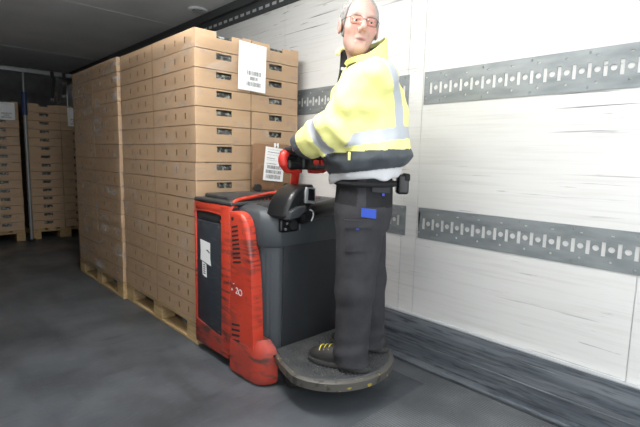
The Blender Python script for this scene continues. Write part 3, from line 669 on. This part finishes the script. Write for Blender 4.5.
def nets(xs, ys, zs, V):
    nx, ny, nz_ = V.shape; S = V < 0
    acc = np.zeros((nx-1, ny-1, nz_-1, 3), np.float32); cnt = np.zeros((nx-1, ny-1, nz_-1), np.float32)
    ax = [xs, ys, zs]
    for a in range(3):
        b, c = [i for i in range(3) if i != a]
        sl0 = [slice(None)]*3; sl1 = [slice(None)]*3; sl0[a] = slice(0, -1); sl1[a] = slice(1, None)
        v0, v1 = V[tuple(sl0)], V[tuple(sl1)]; cr = (v0 < 0) != (v1 < 0)
        t = np.where(cr, v0/(v0-v1+1e-12), 0)
        for db in (0, 1):
            for dc in (0, 1):
                s = [None]*3; s[a] = slice(None); s[b] = slice(db, V.shape[b]-1+db); s[c] = slice(dc, V.shape[c]-1+dc)
                m = cr[tuple(s)]; tt = t[tuple(s)]
                sh_ = [1, 1, 1]; sh_[a] = -1
                A0 = ax[a][:-1].reshape(sh_); A1 = ax[a][1:].reshape(sh_)
                sb = [1, 1, 1]; sb[b] = -1; sc2 = [1, 1, 1]; sc2[c] = -1
                acc[..., a] += np.where(m, A0+(A1-A0)*tt, 0)
                acc[..., b] += np.where(m, ax[b][db:len(ax[b])-1+db].reshape(sb), 0)
                acc[..., c] += np.where(m, ax[c][dc:len(ax[c])-1+dc].reshape(sc2), 0)
                cnt += m
    act = cnt > 0; idx = -np.ones(act.shape, np.int64); idx[act] = np.arange(act.sum()); verts = acc[act]/cnt[act][:, None]
    quads = []
    for a in range(3):
        b, c = [(1, 2), (2, 0), (0, 1)][a]
        s0 = [slice(1, -1)]*3; s1 = [slice(1, -1)]*3; s0[a] = slice(0, -1); s1[a] = slice(1, None)
        i0, i1 = S[tuple(s0)], S[tuple(s1)]; w = np.argwhere(i0 != i1)
        if not len(w): continue
        w2 = w.copy(); w2[:, b] += 1; w2[:, c] += 1
        def cell(db, dc):
            q = w2.copy(); q[:, b] += db; q[:, c] += dc; return idx[q[:, 0], q[:, 1], q[:, 2]]
        Q = np.stack([cell(-1, -1), cell(0, -1), cell(0, 0), cell(-1, 0)], 1)
        fl_ = ~i0[tuple(w.T)]; Q[fl_] = Q[fl_][:, ::-1]; quads.append(Q)
    Q = np.concatenate(quads); Q = Q[(Q >= 0).all(1)]; return verts, Q
def axis(lo, hi, step): return np.arange(lo, hi+step, step).astype(np.float32)
def grid(xs, ys, zs): return [g.astype(np.float32) for g in np.meshgrid(xs, ys, zs, indexing='ij', sparse=True)]
PX, PY = 1.62, 1.45
FV = np.array([-.727, .686]); FV /= np.linalg.norm(FV); LV = np.array([-FV[1], FV[0]])
def to_world(v):
    return np.stack([PX+v[:, 0]*FV[0]+v[:, 1]*LV[0], PY+v[:, 0]*FV[1]+v[:, 1]*LV[1], v[:, 2]], 1)
def to_local(w):
    d = np.array([w[0]-PX, w[1]-PY]); return (float(d@FV), float(d@LV), w[2])
def mesh_obj(name, V, Q, m, parent, world=True):
    me = bpy.data.meshes.new(name); W = to_world(V) if world else V
    me.from_pydata(W.tolist(), [], Q.tolist()); me.materials.append(M[m]); me.polygons.foreach_set('use_smooth', [True]*len(me.polygons)); me.update()
    return link(name, me, parent)
def split(name_mat, V, Q, ids, parents):
    out = {}
    for k, (nm, m) in name_mat.items():
        q = Q[ids == k]
        if not len(q): continue
        u, inv = np.unique(q, return_inverse=True); out[k] = mesh_obj(nm, V[u], inv.reshape(q.shape), m, parents[k] if not isinstance(parents[k], int) else out[parents[k]])
    return out
ZP = .190
man = thing('person', 'man in yellow hi-vis jacket and dark trousers driving the truck, looking back', 'person', (PX, PY, ZP))

# joints (f, l, z)
SHL = (-.055, .175, 1.545); SHR = (-.055, -.185, 1.545)
WRL = to_local((1.470, 1.728, 1.248)); WRR = to_local((1.690, 1.735, 1.245))
ELL = tuple((SHL[i]+WRL[i])/2 for i in range(3)); ELL = (ELL[0]-.03, ELL[1]+.05, ELL[2]-.055)
ELR = (.02, -.27, 1.27)
HIPL, KNL, ANL = (-.02, .085, .93), (.002, .105, .58), (.012, .105, .26)
HIPR, KNR, ANR = (-.05, -.09, .93), (-.085, -.11, .58), (-.10, -.12, .26)
# head frame: a = his left, b = out of the face, c = up
HC = np.array([.018, .03, 1.800]); HS = 1.11
yaw_h = math.radians(9)
fb = np.array([-math.sin(yaw_h), math.cos(yaw_h), -.04]); fb /= np.linalg.norm(fb)     # toward the camera, swung to image right
up0 = np.array([-.10, 0, 1.0]); la = np.cross(up0, fb); la /= np.linalg.norm(la)
la = -la if la[0] > 0 else la                          # his left = image right = -f
uc = np.cross(fb, la); uc = uc if uc[2] > 0 else -uc
def H(a, b, c): return HC+(la*a+fb*b+uc*c)*HS
def head_local(p):
    d = [p[i]-HC[i] for i in range(3)]
    return [sum(d[i]*e[i] for i in range(3))/HS for e in (la, fb, uc)]
def head_sdf(h):
    d = ell(h, (0, -.014, .036), (.073, .093, .084))
    d = smin(d, ell(h, (0, .016, -.032), (.056, .066, .082)), .03)
    d = smin(d, ell(h, (0, .042, -.092), (.034, .034, .026)), .03)
    for s in (-1, 1):
        d = smin(d, ell(h, (s*.040, .052, -.022), (.022, .022, .020)), .03)
        d = smin(d, ell(h, (s*.036, .014, -.064), (.014, .032, .020)), .025)
    d = smin(d, cap(h, (-.034, .072, .029), (.034, .072, .029), .0105), .022)
    for s in (-1, 1): d = smax(d, -ell(h, (s*.0315, .094, .007), (.020, .020, .0125)), .016)
    for s in (-1, 1):                                      # lids
        d = smin(d, cap(h, (s*.017, .0775, .0140), (s*.046, .0715, .0125), .0058), .006)
        d = smin(d, cap(h, (s*.018, .0775, -.0035), (s*.045, .0725, -.003), .0055), .008)
    d = smin(d, cap(h, (0, .080, .018), (0, .102, -.022), .0075, .0125), .012)
    for s in (-1, 1): d = smin(d, ell(h, (s*.0125, .090, -.030), (.0085, .012, .0085)), .008)
    for s in (-1, 1): d = smax(d, -ell(h, (s*.007, .101, -.040), (.0042, .006, .004)), .004)
    d = smin(d, cap(h, (-.018, .0735, -.0595), (.018, .0735, -.0595), .0050), .010)
    d = smin(d, cap(h, (-.016, .0715, -.0735), (.016, .0715, -.0735), .0055), .010)
    d = smax(d, -cap(h, (-.022, .0800, -.0665), (.022, .0800, -.0665), .0036), .004)
    for s in (-1, 1): d = smax(d, -cap(h, (s*.024, .088, -.034), (s*.036, .078, -.064), .0035), .010)   # smile folds
    for s in (-1, 1):
        e = ell(h, (s*.079, -.004, -.006), (.009, .021, .033)); e = smax(e, -ell(h, (s*.090, .003, -.002), (.008, .011, .02)), .006); d = smin(d, e, .008)
    return d
def nonuni(lo, a, b, hi, fine, coarse): return np.concatenate([np.arange(lo, a, coarse), np.arange(a, b, fine), np.arange(b, hi+coarse, coarse)]).astype(np.float32)
xs = nonuni(-.32, -.135, .165, .50, .0028, .022); ys = nonuni(-.46, -.135, .18, .40, .0028, .022); zs = nonuni(.20, 1.65, 1.965, 2.0, .0028, .022)
p = grid(xs, ys, zs)
d = sections(p, [(.90, -.035, 0, .10, .13), (1.10, -.035, 0, .10, .13), (1.30, -.05, 0, .10, .15), (1.48, -.05, 0, .085, .15), (1.56, -.045, 0, .06, .11), (1.62, -.03, 0, .05, .06)])
for a, b, c, r in ((SHL, ELL, WRL, .042), (SHR, ELR, WRR, .042)):
    d = smin(d, cap(p, a, b, .05, .042), .04); d = smin(d, cap(p, b, c, .04, .028), .02)
for a, b, c in ((HIPL, KNL, ANL), (HIPR, KNR, ANR)):
    d = smin(d, cap(p, a, b, .075, .055), .04); d = smin(d, cap(p, b, c, .052, .036), .02)
nb = H(0, -.030, -.055); d = smin(d, cap(p, (-.03, 0, 1.58), tuple(nb), .058, .054), .03)
iz = np.searchsorted(zs, 1.65); ix0, ix1 = np.searchsorted(xs, -.135), np.searchsorted(xs, .165); iy0, iy1 = np.searchsorted(ys, -.135), np.searchsorted(ys, .18)
sub = grid(xs[ix0:ix1], ys[iy0:iy1], zs[iz:]); hd = head_sdf(head_local(sub))*HS
blk = d[ix0:ix1, iy0:iy1, iz:]; d[ix0:ix1, iy0:iy1, iz:] = smin(blk, hd, .02)
V, Q = nets(xs, ys, zs, d)
body = mesh_obj('body', V, Q, 'skin', man)
hl = np.stack(head_local([V[:, 0], V[:, 1], V[:, 2]]), 1)
tone = np.tile(np.array([.50, .31, .262]), (len(V), 1))
def blend(c, w):
    global tone; tone = tone*(1-w[:, None])+np.array(c)*w[:, None]
def blob(c, r): return np.exp(-(((hl-np.array(c))/np.array(r))**2).sum(1))
for s in (-1, 1): blend((.46, .20, .16), .6*blob((s*.04, .07, -.02), (.022, .03, .018)))
blend((.46, .20, .16), .6*blob((0, .105, -.024), (.014, .02, .016)))
blend((.27, .085, .075), .9*np.maximum(blob((0, .078, -.0605), (.018, .03, .0055)), blob((0, .076, -.073), (.016, .03, .006))))
blend((.16, .05, .045), .9*blob((0, .076, -.0668), (.021, .03, .0034)))
for s in (-1, 1): blend((.44, .19, .15), .6*blob((s*.082, -.004, -.006), (.02, .025, .035)))
for s in (-1, 1): blend((.22, .17, .15), .7*blob((s*.032, .078, .029), (.017, .02, .0050)))
blend((.34, .24, .21), .45*blob((0, .06, -.085), (.05, .05, .025)))
for s in (-1, 1): blend((.33, .17, .14), .5*blob((s*.029, .080, -.046), (.005, .02, .016))); blend((.36, .19, .16), .5*blob((s*.033, .08, -.009), (.014, .02, .004)))
ca = body.data.color_attributes.new('tone', 'FLOAT_COLOR', 'POINT'); ca.data.foreach_set('color', np.concatenate([tone, np.ones((len(V), 1))], 1).astype(np.float32).ravel())
# eyes
for s in (-1, 1):
    c = to_world(H(s*.0312, .0675, .0055)[None])[0]
    bm = bmesh.new(); bmesh.ops.create_uvsphere(bm, u_segments=16, v_segments=12, radius=.0118*HS, matrix=Matrix.Translation(c)); e = done('eye', bm, 'eye_white', man, smooth=True)
    c2 = to_world(H(s*.0312+.0015, .0675+.0082, .0052)[None])[0]
    bm = bmesh.new(); bmesh.ops.create_uvsphere(bm, u_segments=12, v_segments=8, radius=.0056*HS, matrix=Matrix.Translation(c2)); done('iris', bm, 'iris', e, smooth=True)
# hair: short cropped, thin on top
xs = axis(-.14, .17, .003); ys = axis(-.13, .17, .003); zs = axis(1.72, 1.975, .003); p = grid(xs, ys, zs); h = head_local(p)
base = smin(ell(h, (0, -.014, .036), (.073, .093, .084)), ell(h, (0, .016, -.032), (.061, .066, .082)), .035)
d = base-.0065-.0012*wob(h, 4, 12, 200, 500)
front = h[1]-(.030-.30*np.maximum(0, .045-h[2])+.55*np.maximum(0, np.abs(h[0])-.045)+.20*np.maximum(0, h[2]-.04))
d = smax(d, front, .006); d = smax(d, -(h[2]+.045+.15*h[1]), .006)
ear = np.minimum(ell(h, (.08, 0, -.012), (.02, .026, .034)), ell(h, (-.08, 0, -.012), (.02, .026, .034))); d = smax(d, -ear, .004)
V, Q = nets(xs, ys, zs, d); mesh_obj('hair', V, Q, 'hair', man)
# glasses
def hw(a, b, c): return Vector(to_world(H(a, b, c)[None])[0])
gl_ = None
bm = bmesh.new()
for s in (-1, 1):
    ring = [hw(s*(.0315+.0245*cx), .0955-.010*abs(cx*.6+.4)**2*(1 if cx > -.4 else .2), .0035+.0165*cz) for cx, cz in [(math.copysign(abs(math.cos(t))**.55, math.cos(t)), math.copysign(abs(math.sin(t))**.6, math.sin(t))) for t in [2*math.pi*k/28 for k in range(28)]]]
    tube(bm, ring, .0011, 6, closed=True)
    tube(bm, spline([hw(s*.0555, .088, .012), hw(s*.067, .07, .011), hw(s*.080, .01, .010), hw(s*.081, -.012, .004), hw(s*.078, -.022, -.012)], 4), .0013, 6)
    tube(bm, [hw(s*.011, .094, -.001), hw(s*.009, .090, -.006)], .001, 6)
tube(bm, spline([hw(-.0075, .0945, .009), hw(0, .0975, .0105), hw(.0075, .0945, .009)], 4), .0012, 6)
gl_ = done('glasses', bm, 'frame', man, smooth=True); gl_['label'] = 'thin metal glasses with rose tinted lenses'
for s in (-1, 1):
    bm = bmesh.new(); pts = [(math.copysign(abs(math.cos(t))**.55, math.cos(t)), math.copysign(abs(math.sin(t))**.6, math.sin(t))) for t in [2*math.pi*k/28 for k in range(28)]]
    def lp_(cx, cz, off): return hw(s*(.0315+.0242*cx), .0955+off-.010*abs(cx*.6+.4)**2*(1 if cx > -.4 else .2), .0035+.0162*cz)
    a = [bm.verts.new(lp_(cx, cz, .0005)) for cx, cz in pts]; b = [bm.verts.new(lp_(cx, cz, -.0005)) for cx, cz in pts]
    ca_, cb2 = bm.verts.new(lp_(0, 0, .0012)), bm.verts.new(lp_(0, 0, .0002))
    for k in range(28): bm.faces.new((a[k], a[(k+1) % 28], ca_)); bm.faces.new((b[(k+1) % 28], b[k], cb2)); bm.faces.new((a[k], b[k], b[(k+1) % 28], a[(k+1) % 28]))
    done('lens', bm, 'lens', gl_, smooth=True)

# ---- jacket
xs = axis(-.34, .56, .0065); ys = axis(-.46, .42, .0065); zs = axis(1.06, 1.80, .0065); p = grid(xs, ys, zs)
TS = [(1.108, -.035, 0, .165, .178), (1.135, -.038, 0, .175, .188), (1.155, -.045, 0, .190, .205), (1.20, -.05, 0, .205, .215), (1.24, -.05, 0, .203, .215), (1.30, -.05, 0, .198, .215), (1.42, -.042, 0, .188, .21), (1.52, -.038, 0, .168, .20), (1.58, -.035, 0, .135, .17), (1.625, -.032, 0, .105, .12), (1.66, -.028, 0, .088, .09)]
zz = p[2]+.16*(p[0]+.05)*np.clip((1.35-p[2])/.25, 0, 1)     # hem dips at the front
ds = sections([p[0], p[1], zz], TS)
dl = np.minimum(cap(p, SHL, ELL, .094, .096), cap(p, ELL, WRL, .096, .050)); dl = smin(cap(p, SHL, ELL, .098, .112), cap(p, ELL, WRL, .110, .058), .03)
dr = smin(cap(p, SHR, ELR, .094, .09), cap(p, ELR, WRR, .088, .052), .03)
d = smin(smin(ds, dl, .035), dr, .035)
d = d+.0075*wob([p[0], p[1]*1, p[2]*1.5], 11, 10, 18, 45)+.0034*wob(p, 12, 8, 50, 90)
d = d-.010*np.exp(-((zz-1.205)/.03)**2)*(dl > .02)+.010*np.exp(-((zz-1.148)/.010)**2)
# bunched folds across the elbow
ax_ = np.array(WRL)-np.array(SHL); al_ = sum((p[i]-SHL[i])*ax_[i] for i in range(3))/float(ax_@ax_)
d = d+.005*np.sin(al_*42)*np.exp(-((al_-.55)/.25)**2)*(dl < .03)
d = smax(d, al_-.985, .01)
# neck opening
d = smax(d, -cap(p, (-.01, 0, 1.60), (.02, 0, 1.80), .078, .10), .01)
d = np.broadcast_to(d, (len(xs), len(ys), len(zs))).astype(np.float32)
V, Q = nets(xs, ys, zs, d)
c = V[Q].mean(1); pc = [c[:, 0], c[:, 1], c[:, 2]]; zc = c[:, 2]+.16*(c[:, 0]+.05)*np.clip((1.35-c[:, 2])/.25, 0, 1)
cds = sections([pc[0], pc[1], zc], TS); cdl = smin(cap(pc, SHL, ELL, .098, .112), cap(pc, ELL, WRL, .110, .058), .03); cdr = smin(cap(pc, SHR, ELR, .094, .09), cap(pc, ELR, WRR, .088, .052), .03)
tl = sum((pc[i]-SHL[i])*ax_[i] for i in range(3))/float(ax_@ax_); axr = np.array(WRR)-np.array(ELR); trr = sum((pc[i]-ELR[i])*axr[i] for i in range(3))/float(axr@axr)
ids = np.zeros(len(c), int)
tors = (cds <= cdl) & (cds <= cdr)
ids[tors & (zc < 1.238)] = 1; ids[tors & (zc < 1.150)] = 2
zst = c[:, 2]+.16*(c[:, 0]+.05); ids[tors & (zst > 1.270) & (zst < 1.325)] = 3
fst = np.interp(c[:, 2], [1.30, 1.47, 1.58, 1.66], [-.175, -.160, -.115, -.045])
ids[(np.abs(c[:, 0]-fst) < .021) & (c[:, 2] > 1.30) & (zst >= 1.325) & ((tl < .36) | tors) & (np.abs(c[:, 1]) > .03)] = 3
arm = (~tors) & (cdl < cdr)
ids[arm & (np.abs(tl-.62) < .055)] = 4; ids[arm & (tl > .895)] = 5
armr = (~tors) & (cdr <= cdl); ids[armr & (np.abs(trr-.5) < .1)] = 6; ids[armr & (trr > .82)] = 7
J = split({0: ('jacket', 'hiviz'), 1: ('hem_panel', 'navy'), 2: ('jacket_lining', 'lining'), 3: ('reflective_stripe', 'silver'), 4: ('sleeve_stripe', 'silver'), 5: ('cuff', 'navy'), 6: ('sleeve_stripe', 'silver'), 7: ('cuff', 'navy')}, V, Q, ids, {0: man, 1: 0, 2: 0, 3: 0, 4: 0, 5: 0, 6: 0, 7: 0})
jacket = J[0]; jacket['label'] = 'fluorescent yellow work jacket'
# standing collar, open at the front, dark inside
def collar(name, m, r_off, thick, parent, top=0.0):
    bm = bmesh.new(); rows = []
    n = 36; a0, a1 = math.radians(38), math.radians(360-52)      # angle from the front (f axis) towards his left (l)
    for j in range(7):
        t = j/6; ring = []
        for i in range(n+1):
            a = a0+(a1-a0)*i/n; back = .5-.5*math.cos(a)
            zb = 1.590+.012*back; zt = float(np.interp(math.degrees(a), [38, 95, 150, 200, 270, 308], [1.640, 1.668, 1.745, 1.775, 1.745, 1.712]))+top
            if i == 0 or i == n: zt -= .01
            r = .088+.022*t*(1-.3*back)+r_off+.004*math.sin(5*a+2*t)
            cx = -.03+.02*t
            ring.append((cx+math.cos(a)*r*1.05, math.sin(a)*r, zb+(zt-zb)*t))
        rows.append(ring)
    def V_(r, i, off):
        f, l, z = rows[r][i]; q = np.array([f+.02, l, 0.]); q /= np.linalg.norm(q); w = to_world(np.array([[f+q[0]*off, l+q[1]*off, z]]))[0]; return bm.verts.new(w)
    A = [[V_(r, i, thick/2) for i in range(n+1)] for r in range(7)]; B = [[V_(r, i, -thick/2) for i in range(n+1)] for r in range(7)]
    for r in range(6):
        for i in range(n):
            bm.faces.new((A[r][i], A[r][i+1], A[r+1][i+1], A[r+1][i])); bm.faces.new((B[r][i], B[r+1][i], B[r+1][i+1], B[r][i+1]))
    for i in range(n): bm.faces.new((A[6][i], A[6][i+1], B[6][i+1], B[6][i])); bm.faces.new((A[0][i], B[0][i], B[0][i+1], A[0][i+1]))
    for r in range(6): bm.faces.new((A[r][0], A[r+1][0], B[r+1][0], B[r][0])); bm.faces.new((A[r][n], B[r][n], B[r+1][n], A[r+1][n]))
    return smooth_by_angle(done(name, bm, m, parent), 50)
collar('collar', 'hiviz', 0, .010, jacket); collar('collar_lining', 'navy', -.0085, .006, jacket, -.022)
# dark open front edge below the collar and zip pull
def lw(f, l, z): return tuple(to_world(np.array([[f, l, z]]))[0])
tubeo('front_placket', 'trouser_black', jacket, spline([lw(.078, -.05, 1.712), lw(.080, -.04, 1.66), lw(.085, -.02, 1.60), lw(.10, .0, 1.53)], 5), .020, 10, flat=.6)
tubeo('lapel', 'hiviz', jacket, spline([lw(.112, -.02, 1.690), lw(.100, -.045, 1.712), lw(.075, -.075, 1.724), lw(.04, -.095, 1.730)], 4), [.007]+[.013]*11+[.009], 10, flat=.7)
boxo('zip_pull', 'lining', jacket, *[x for ab in zip(np.array(lw(.085, .0, 1.62))-.007, np.array(lw(.085, .0, 1.62))+.007) for x in ab], .003)
boxo('drawcord_toggle', 'hiviz', jacket, *[x for ab in zip(np.array(lw(.055, .212, 1.21))-np.array((.005, .005, .018)), np.array(lw(.055, .212, 1.21))+np.array((.005, .005, .018))) for x in ab], .003)

# ---- trousers
xs = axis(-.26, .20, .006); ys = axis(-.26, .26, .006); zs = axis(.17, 1.15, .006); p = grid(xs, ys, zs)
d = sections(p, [(.86, -.03, 0, .128, .165), (.95, -.035, 0, .142, .178), (1.04, -.04, 0, .138, .172), (1.13, -.04, 0, .132, .165)])
for a, b, c in ((HIPL, KNL, ANL), (HIPR, KNR, ANR)):
    lg = smin(cap(p, a, b, .112, .092), cap(p, b, c, .091, .080), .03)
    lg = smin(lg, cap(p, (c[0], c[1], .27), (c[0]-.008, c[1], .20), .080, .086), .02)
    d = smin(d, lg, .03)
d = d+.0026*wob([p[0], p[1], p[2]*.6], 21, 10, 20, 50)+.003*np.sin(p[2]*60+6*wob(p, 22, 4, 6, 14))*np.exp(-((p[2]-.27)/.10)**2)+.0009*np.sin(p[2]*48+4*wob(p, 24, 4, 8, 16))*np.exp(-((p[2]-.60)/.10)**2)
d = smax(d, .212-p[2]+.03*p[0], .006)
d = np.broadcast_to(d, (len(xs), len(ys), len(zs))).astype(np.float32)
V, Q = nets(xs, ys, zs, d); c = V[Q].mean(1); ids = np.zeros(len(c), int)
ids[(c[:, 2] > .985+.04*(c[:, 0]))] = 1
ids[(c[:, 2] > .985) & (np.abs(c[:, 0]+.010) < .020) & (c[:, 1] > 0)] = 0
T = split({0: ('trousers', 'trouser'), 1: ('hip_panel', 'trouser_black')}, V, Q, ids, {0: man, 1: 0}); trousers = T[0]
trousers['label'] = 'charcoal work trousers with black hip panel'
def side_patch(name, m, parent, f0, f1, z0, z1, l, th=.008, slant=0):
    """patch lying on his left side (facing the camera)"""
    bm = bmesh.new(); n = 6; A = []; B = []
    for i in range(n+1):
        f = f0+(f1-f0)*i/n; q = (f+.015)/.15; ll = l(f) if callable(l) else l
        A.append([bm.verts.new(lw(f, ll+th, z+slant*(f-f0))) for z in (z0, z1)]); B.append([bm.verts.new(lw(f, ll-.012, z+slant*(f-f0))) for z in (z0, z1)])
    for i in range(n):
        bm.faces.new((A[i][0], A[i+1][0], A[i+1][1], A[i][1])); bm.faces.new((B[i][0], B[i][1], B[i+1][1], B[i+1][0]))
        bm.faces.new((A[i][0], B[i][0], B[i+1][0], A[i+1][0])); bm.faces.new((A[i][1], A[i+1][1], B[i+1][1], B[i][1]))
    bm.faces.new((A[0][0], A[0][1], B[0][1], B[0][0])); bm.faces.new((A[n][0], B[n][0], B[n][1], A[n][1])); return smooth_by_angle(done(name, bm, m, parent), 60)
hipc = lambda f: .172*math.sqrt(max(.02, 1-((f+.037)/.143)**2))
side_patch('blue_tab', 'blue', trousers, -.075, -.008, .935, .975, lambda f: hipc(f)+.018, .010, .1)
side_patch('pocket_flap', 'trouser', trousers, -.145, -.055, 1.045, 1.085, lambda f: hipc(f)+.003, .005, .1)
side_patch('blue_tag', 'blue', trousers, -.115, -.103, 1.035, 1.047, lambda f: hipc(f)+.008, .004)
legc = lambda f: .100+.100*math.sqrt(max(.02, 1-((f+.005)/.112)**2))
side_patch('pocket_flap', 'trouser', trousers, -.055, .065, .895, .932, legc, .010, -.06)
side_patch('cargo_pocket', 'trouser', trousers, -.05, .06, .785, .900, lambda f: .1+.095*math.sqrt(max(.02, 1-((f+.003)/.106)**2)), .007, -.06)
side_patch('blue_tag', 'blue', trousers, -.0, .014, .884, .897, lambda f: legc(f)+.004, .004)
bm = bmesh.new(); tube(bm, [lw(-.04+.142*math.cos(t), .176*math.sin(t), 1.085) for t in [2*math.pi*k/40 for k in range(40)]], .013, 8, closed=True); done('belt', bm, 'trouser_black', trousers, smooth=True)
# belt pouch at his back
bp_ = lw(-.218, .02, 1.085)
pouch = thing('belt_pouch', 'small black pouch on the back of the man\'s belt', 'pouch', (bp_[0], bp_[1], 1.04))
q = Matrix.Translation((bp_[0], bp_[1], 1.085)) @ Matrix.Rotation(math.atan2(FV[1], FV[0]), 4, 'Z')
def local_box(name, m, parent, x0, x1, y0, y1, z0, z1, bev, Mx):
    bm = bmesh.new(); box(bm, x0, x1, y0, y1, z0, z1, bev, 3); bmesh.ops.transform(bm, matrix=Mx, verts=bm.verts); return smooth_by_angle(done(name, bm, m, parent), 45)
local_box('pouch_body', 'black', pouch, -.028, .028, -.035, .035, -.05, .045, .012, q); local_box('pouch_flap', 'rubber', pouch, -.032, .0, -.037, .037, .012, .05, .010, q)

# ---- shoes
def shoe(f0, l, yawd, lab):
    xs = axis(-.14, .24, .004); ys = axis(-.075, .075, .004); zs = axis(-.01, .16, .004); p = grid(xs, ys, zs)
    d = ell(p, (.105, 0, .030), (.092, .050, .050)); d = smin(d, ell(p, (-.055, 0, .04), (.058, .042, .055)), .03)
    d = smin(d, cap(p, (.07, 0, .045), (-.04, 0, .075), .044, .046), .03); d = smin(d, cap(p, (-.035, 0, .08), (-.03, 0, .14), .044, .046), .03)
    d = smax(d, .012-p[2], .004)
    so_ = np.maximum(smin(ell([p[0], p[1], 0*p[2]], (.10, 0, 0), (.105, .055, 1)), ell([p[0], p[1], 0*p[2]], (-.05, 0, 0), (.075, .047, 1)), .06), np.abs(p[2]-.011)-.011)
    d = np.broadcast_to(np.minimum(d, so_), (len(xs), len(ys), len(zs))).astype(np.float32)
    V, Q = nets(xs, ys, zs, d); yr = math.radians(yawd); R2 = np.array([[math.cos(yr), -math.sin(yr)], [math.sin(yr), math.cos(yr)]])
    def pl2(v): return np.concatenate([v[:, :2]@R2.T+np.array([[f0, l]]), v[:, 2:]+ZP], 1)
    cz = V[Q].mean(1)[:, 2]; V = pl2(V)
    S_ = split({0: ('shoe', 'shoe'), 1: ('sole', 'sole')}, V, Q, (cz < .022).astype(int), {0: man, 1: 0}); S_[0]['label'] = lab
    for k in range(3):
        x = .078+k*.024; zt = .0875-k*.0055
        pts = np.array([[x-.008, -.03, zt-.012], [x, -.012, zt+.002], [x+.004, .010, zt+.002], [x, .034, zt-.012]]); w = to_world(pl2(pts))
        tubeo('lace', 'lace', S_[0], spline([tuple(v) for v in w], 4), .0030, 6)
shoe(.035, .095, -26, 'black work shoe with yellow laces'); shoe(-.09, -.125, -20, 'black work shoe')

# ---- gloves gripping the tiller
def glove(gx, wr, s):
    """gx = centre of the grip along X, s = +1 thumb toward +X"""
    xs = axis(gx-.075, gx+.075, .0035); ys = axis(1.66, 1.86, .0035); zs = axis(1.13, 1.29, .0035); p = grid(xs, ys, zs)
    d = cap(p, (wr[0], wr[1]-.03, wr[2]+.012), (gx, 1.762, 1.238), .034, .030)
    for k, x in enumerate((-.031, -.010, .011, .032)):
        d = smin(d, cap(p, (gx+x*.8, 1.755, 1.240), (gx+x, 1.795, 1.240), .0145, .0125), .012)
    for k, x in enumerate((-.033, -.011, .011, .033)):
        r = (.0098, .0108, .0112, .0105)[k if s > 0 else 3-k]; xx = gx+x
        f_ = cap(p, (xx, 1.795, 1.238), (xx, 1.829, 1.222), r+.001, r)
        f_ = smin(f_, cap(p, (xx, 1.829, 1.222), (xx, 1.834, 1.190), r, r-.001), .004)
        f_ = smin(f_, cap(p, (xx, 1.834, 1.190), (xx, 1.812, 1.172), r-.001, r-.002), .004); d = smin(d, f_, .004)
    t = cap(p, (gx+s*.026, 1.750, 1.225), (gx+s*.048, 1.772, 1.200), .015, .012); t = smin(t, cap(p, (gx+s*.048, 1.772, 1.200), (gx+s*.040, 1.800, 1.177), .012, .0095), .006); d = smin(d, t, .010)
    d = np.broadcast_to(d, (len(xs), len(ys), len(zs))).astype(np.float32)
    V, Q = nets(xs, ys, zs, d); return mesh_obj('glove', V, Q, 'glove', man, world=False)
glove(1.487, (1.470, 1.728, 1.248), 1); glove(1.702, (1.690, 1.735, 1.245), -1)
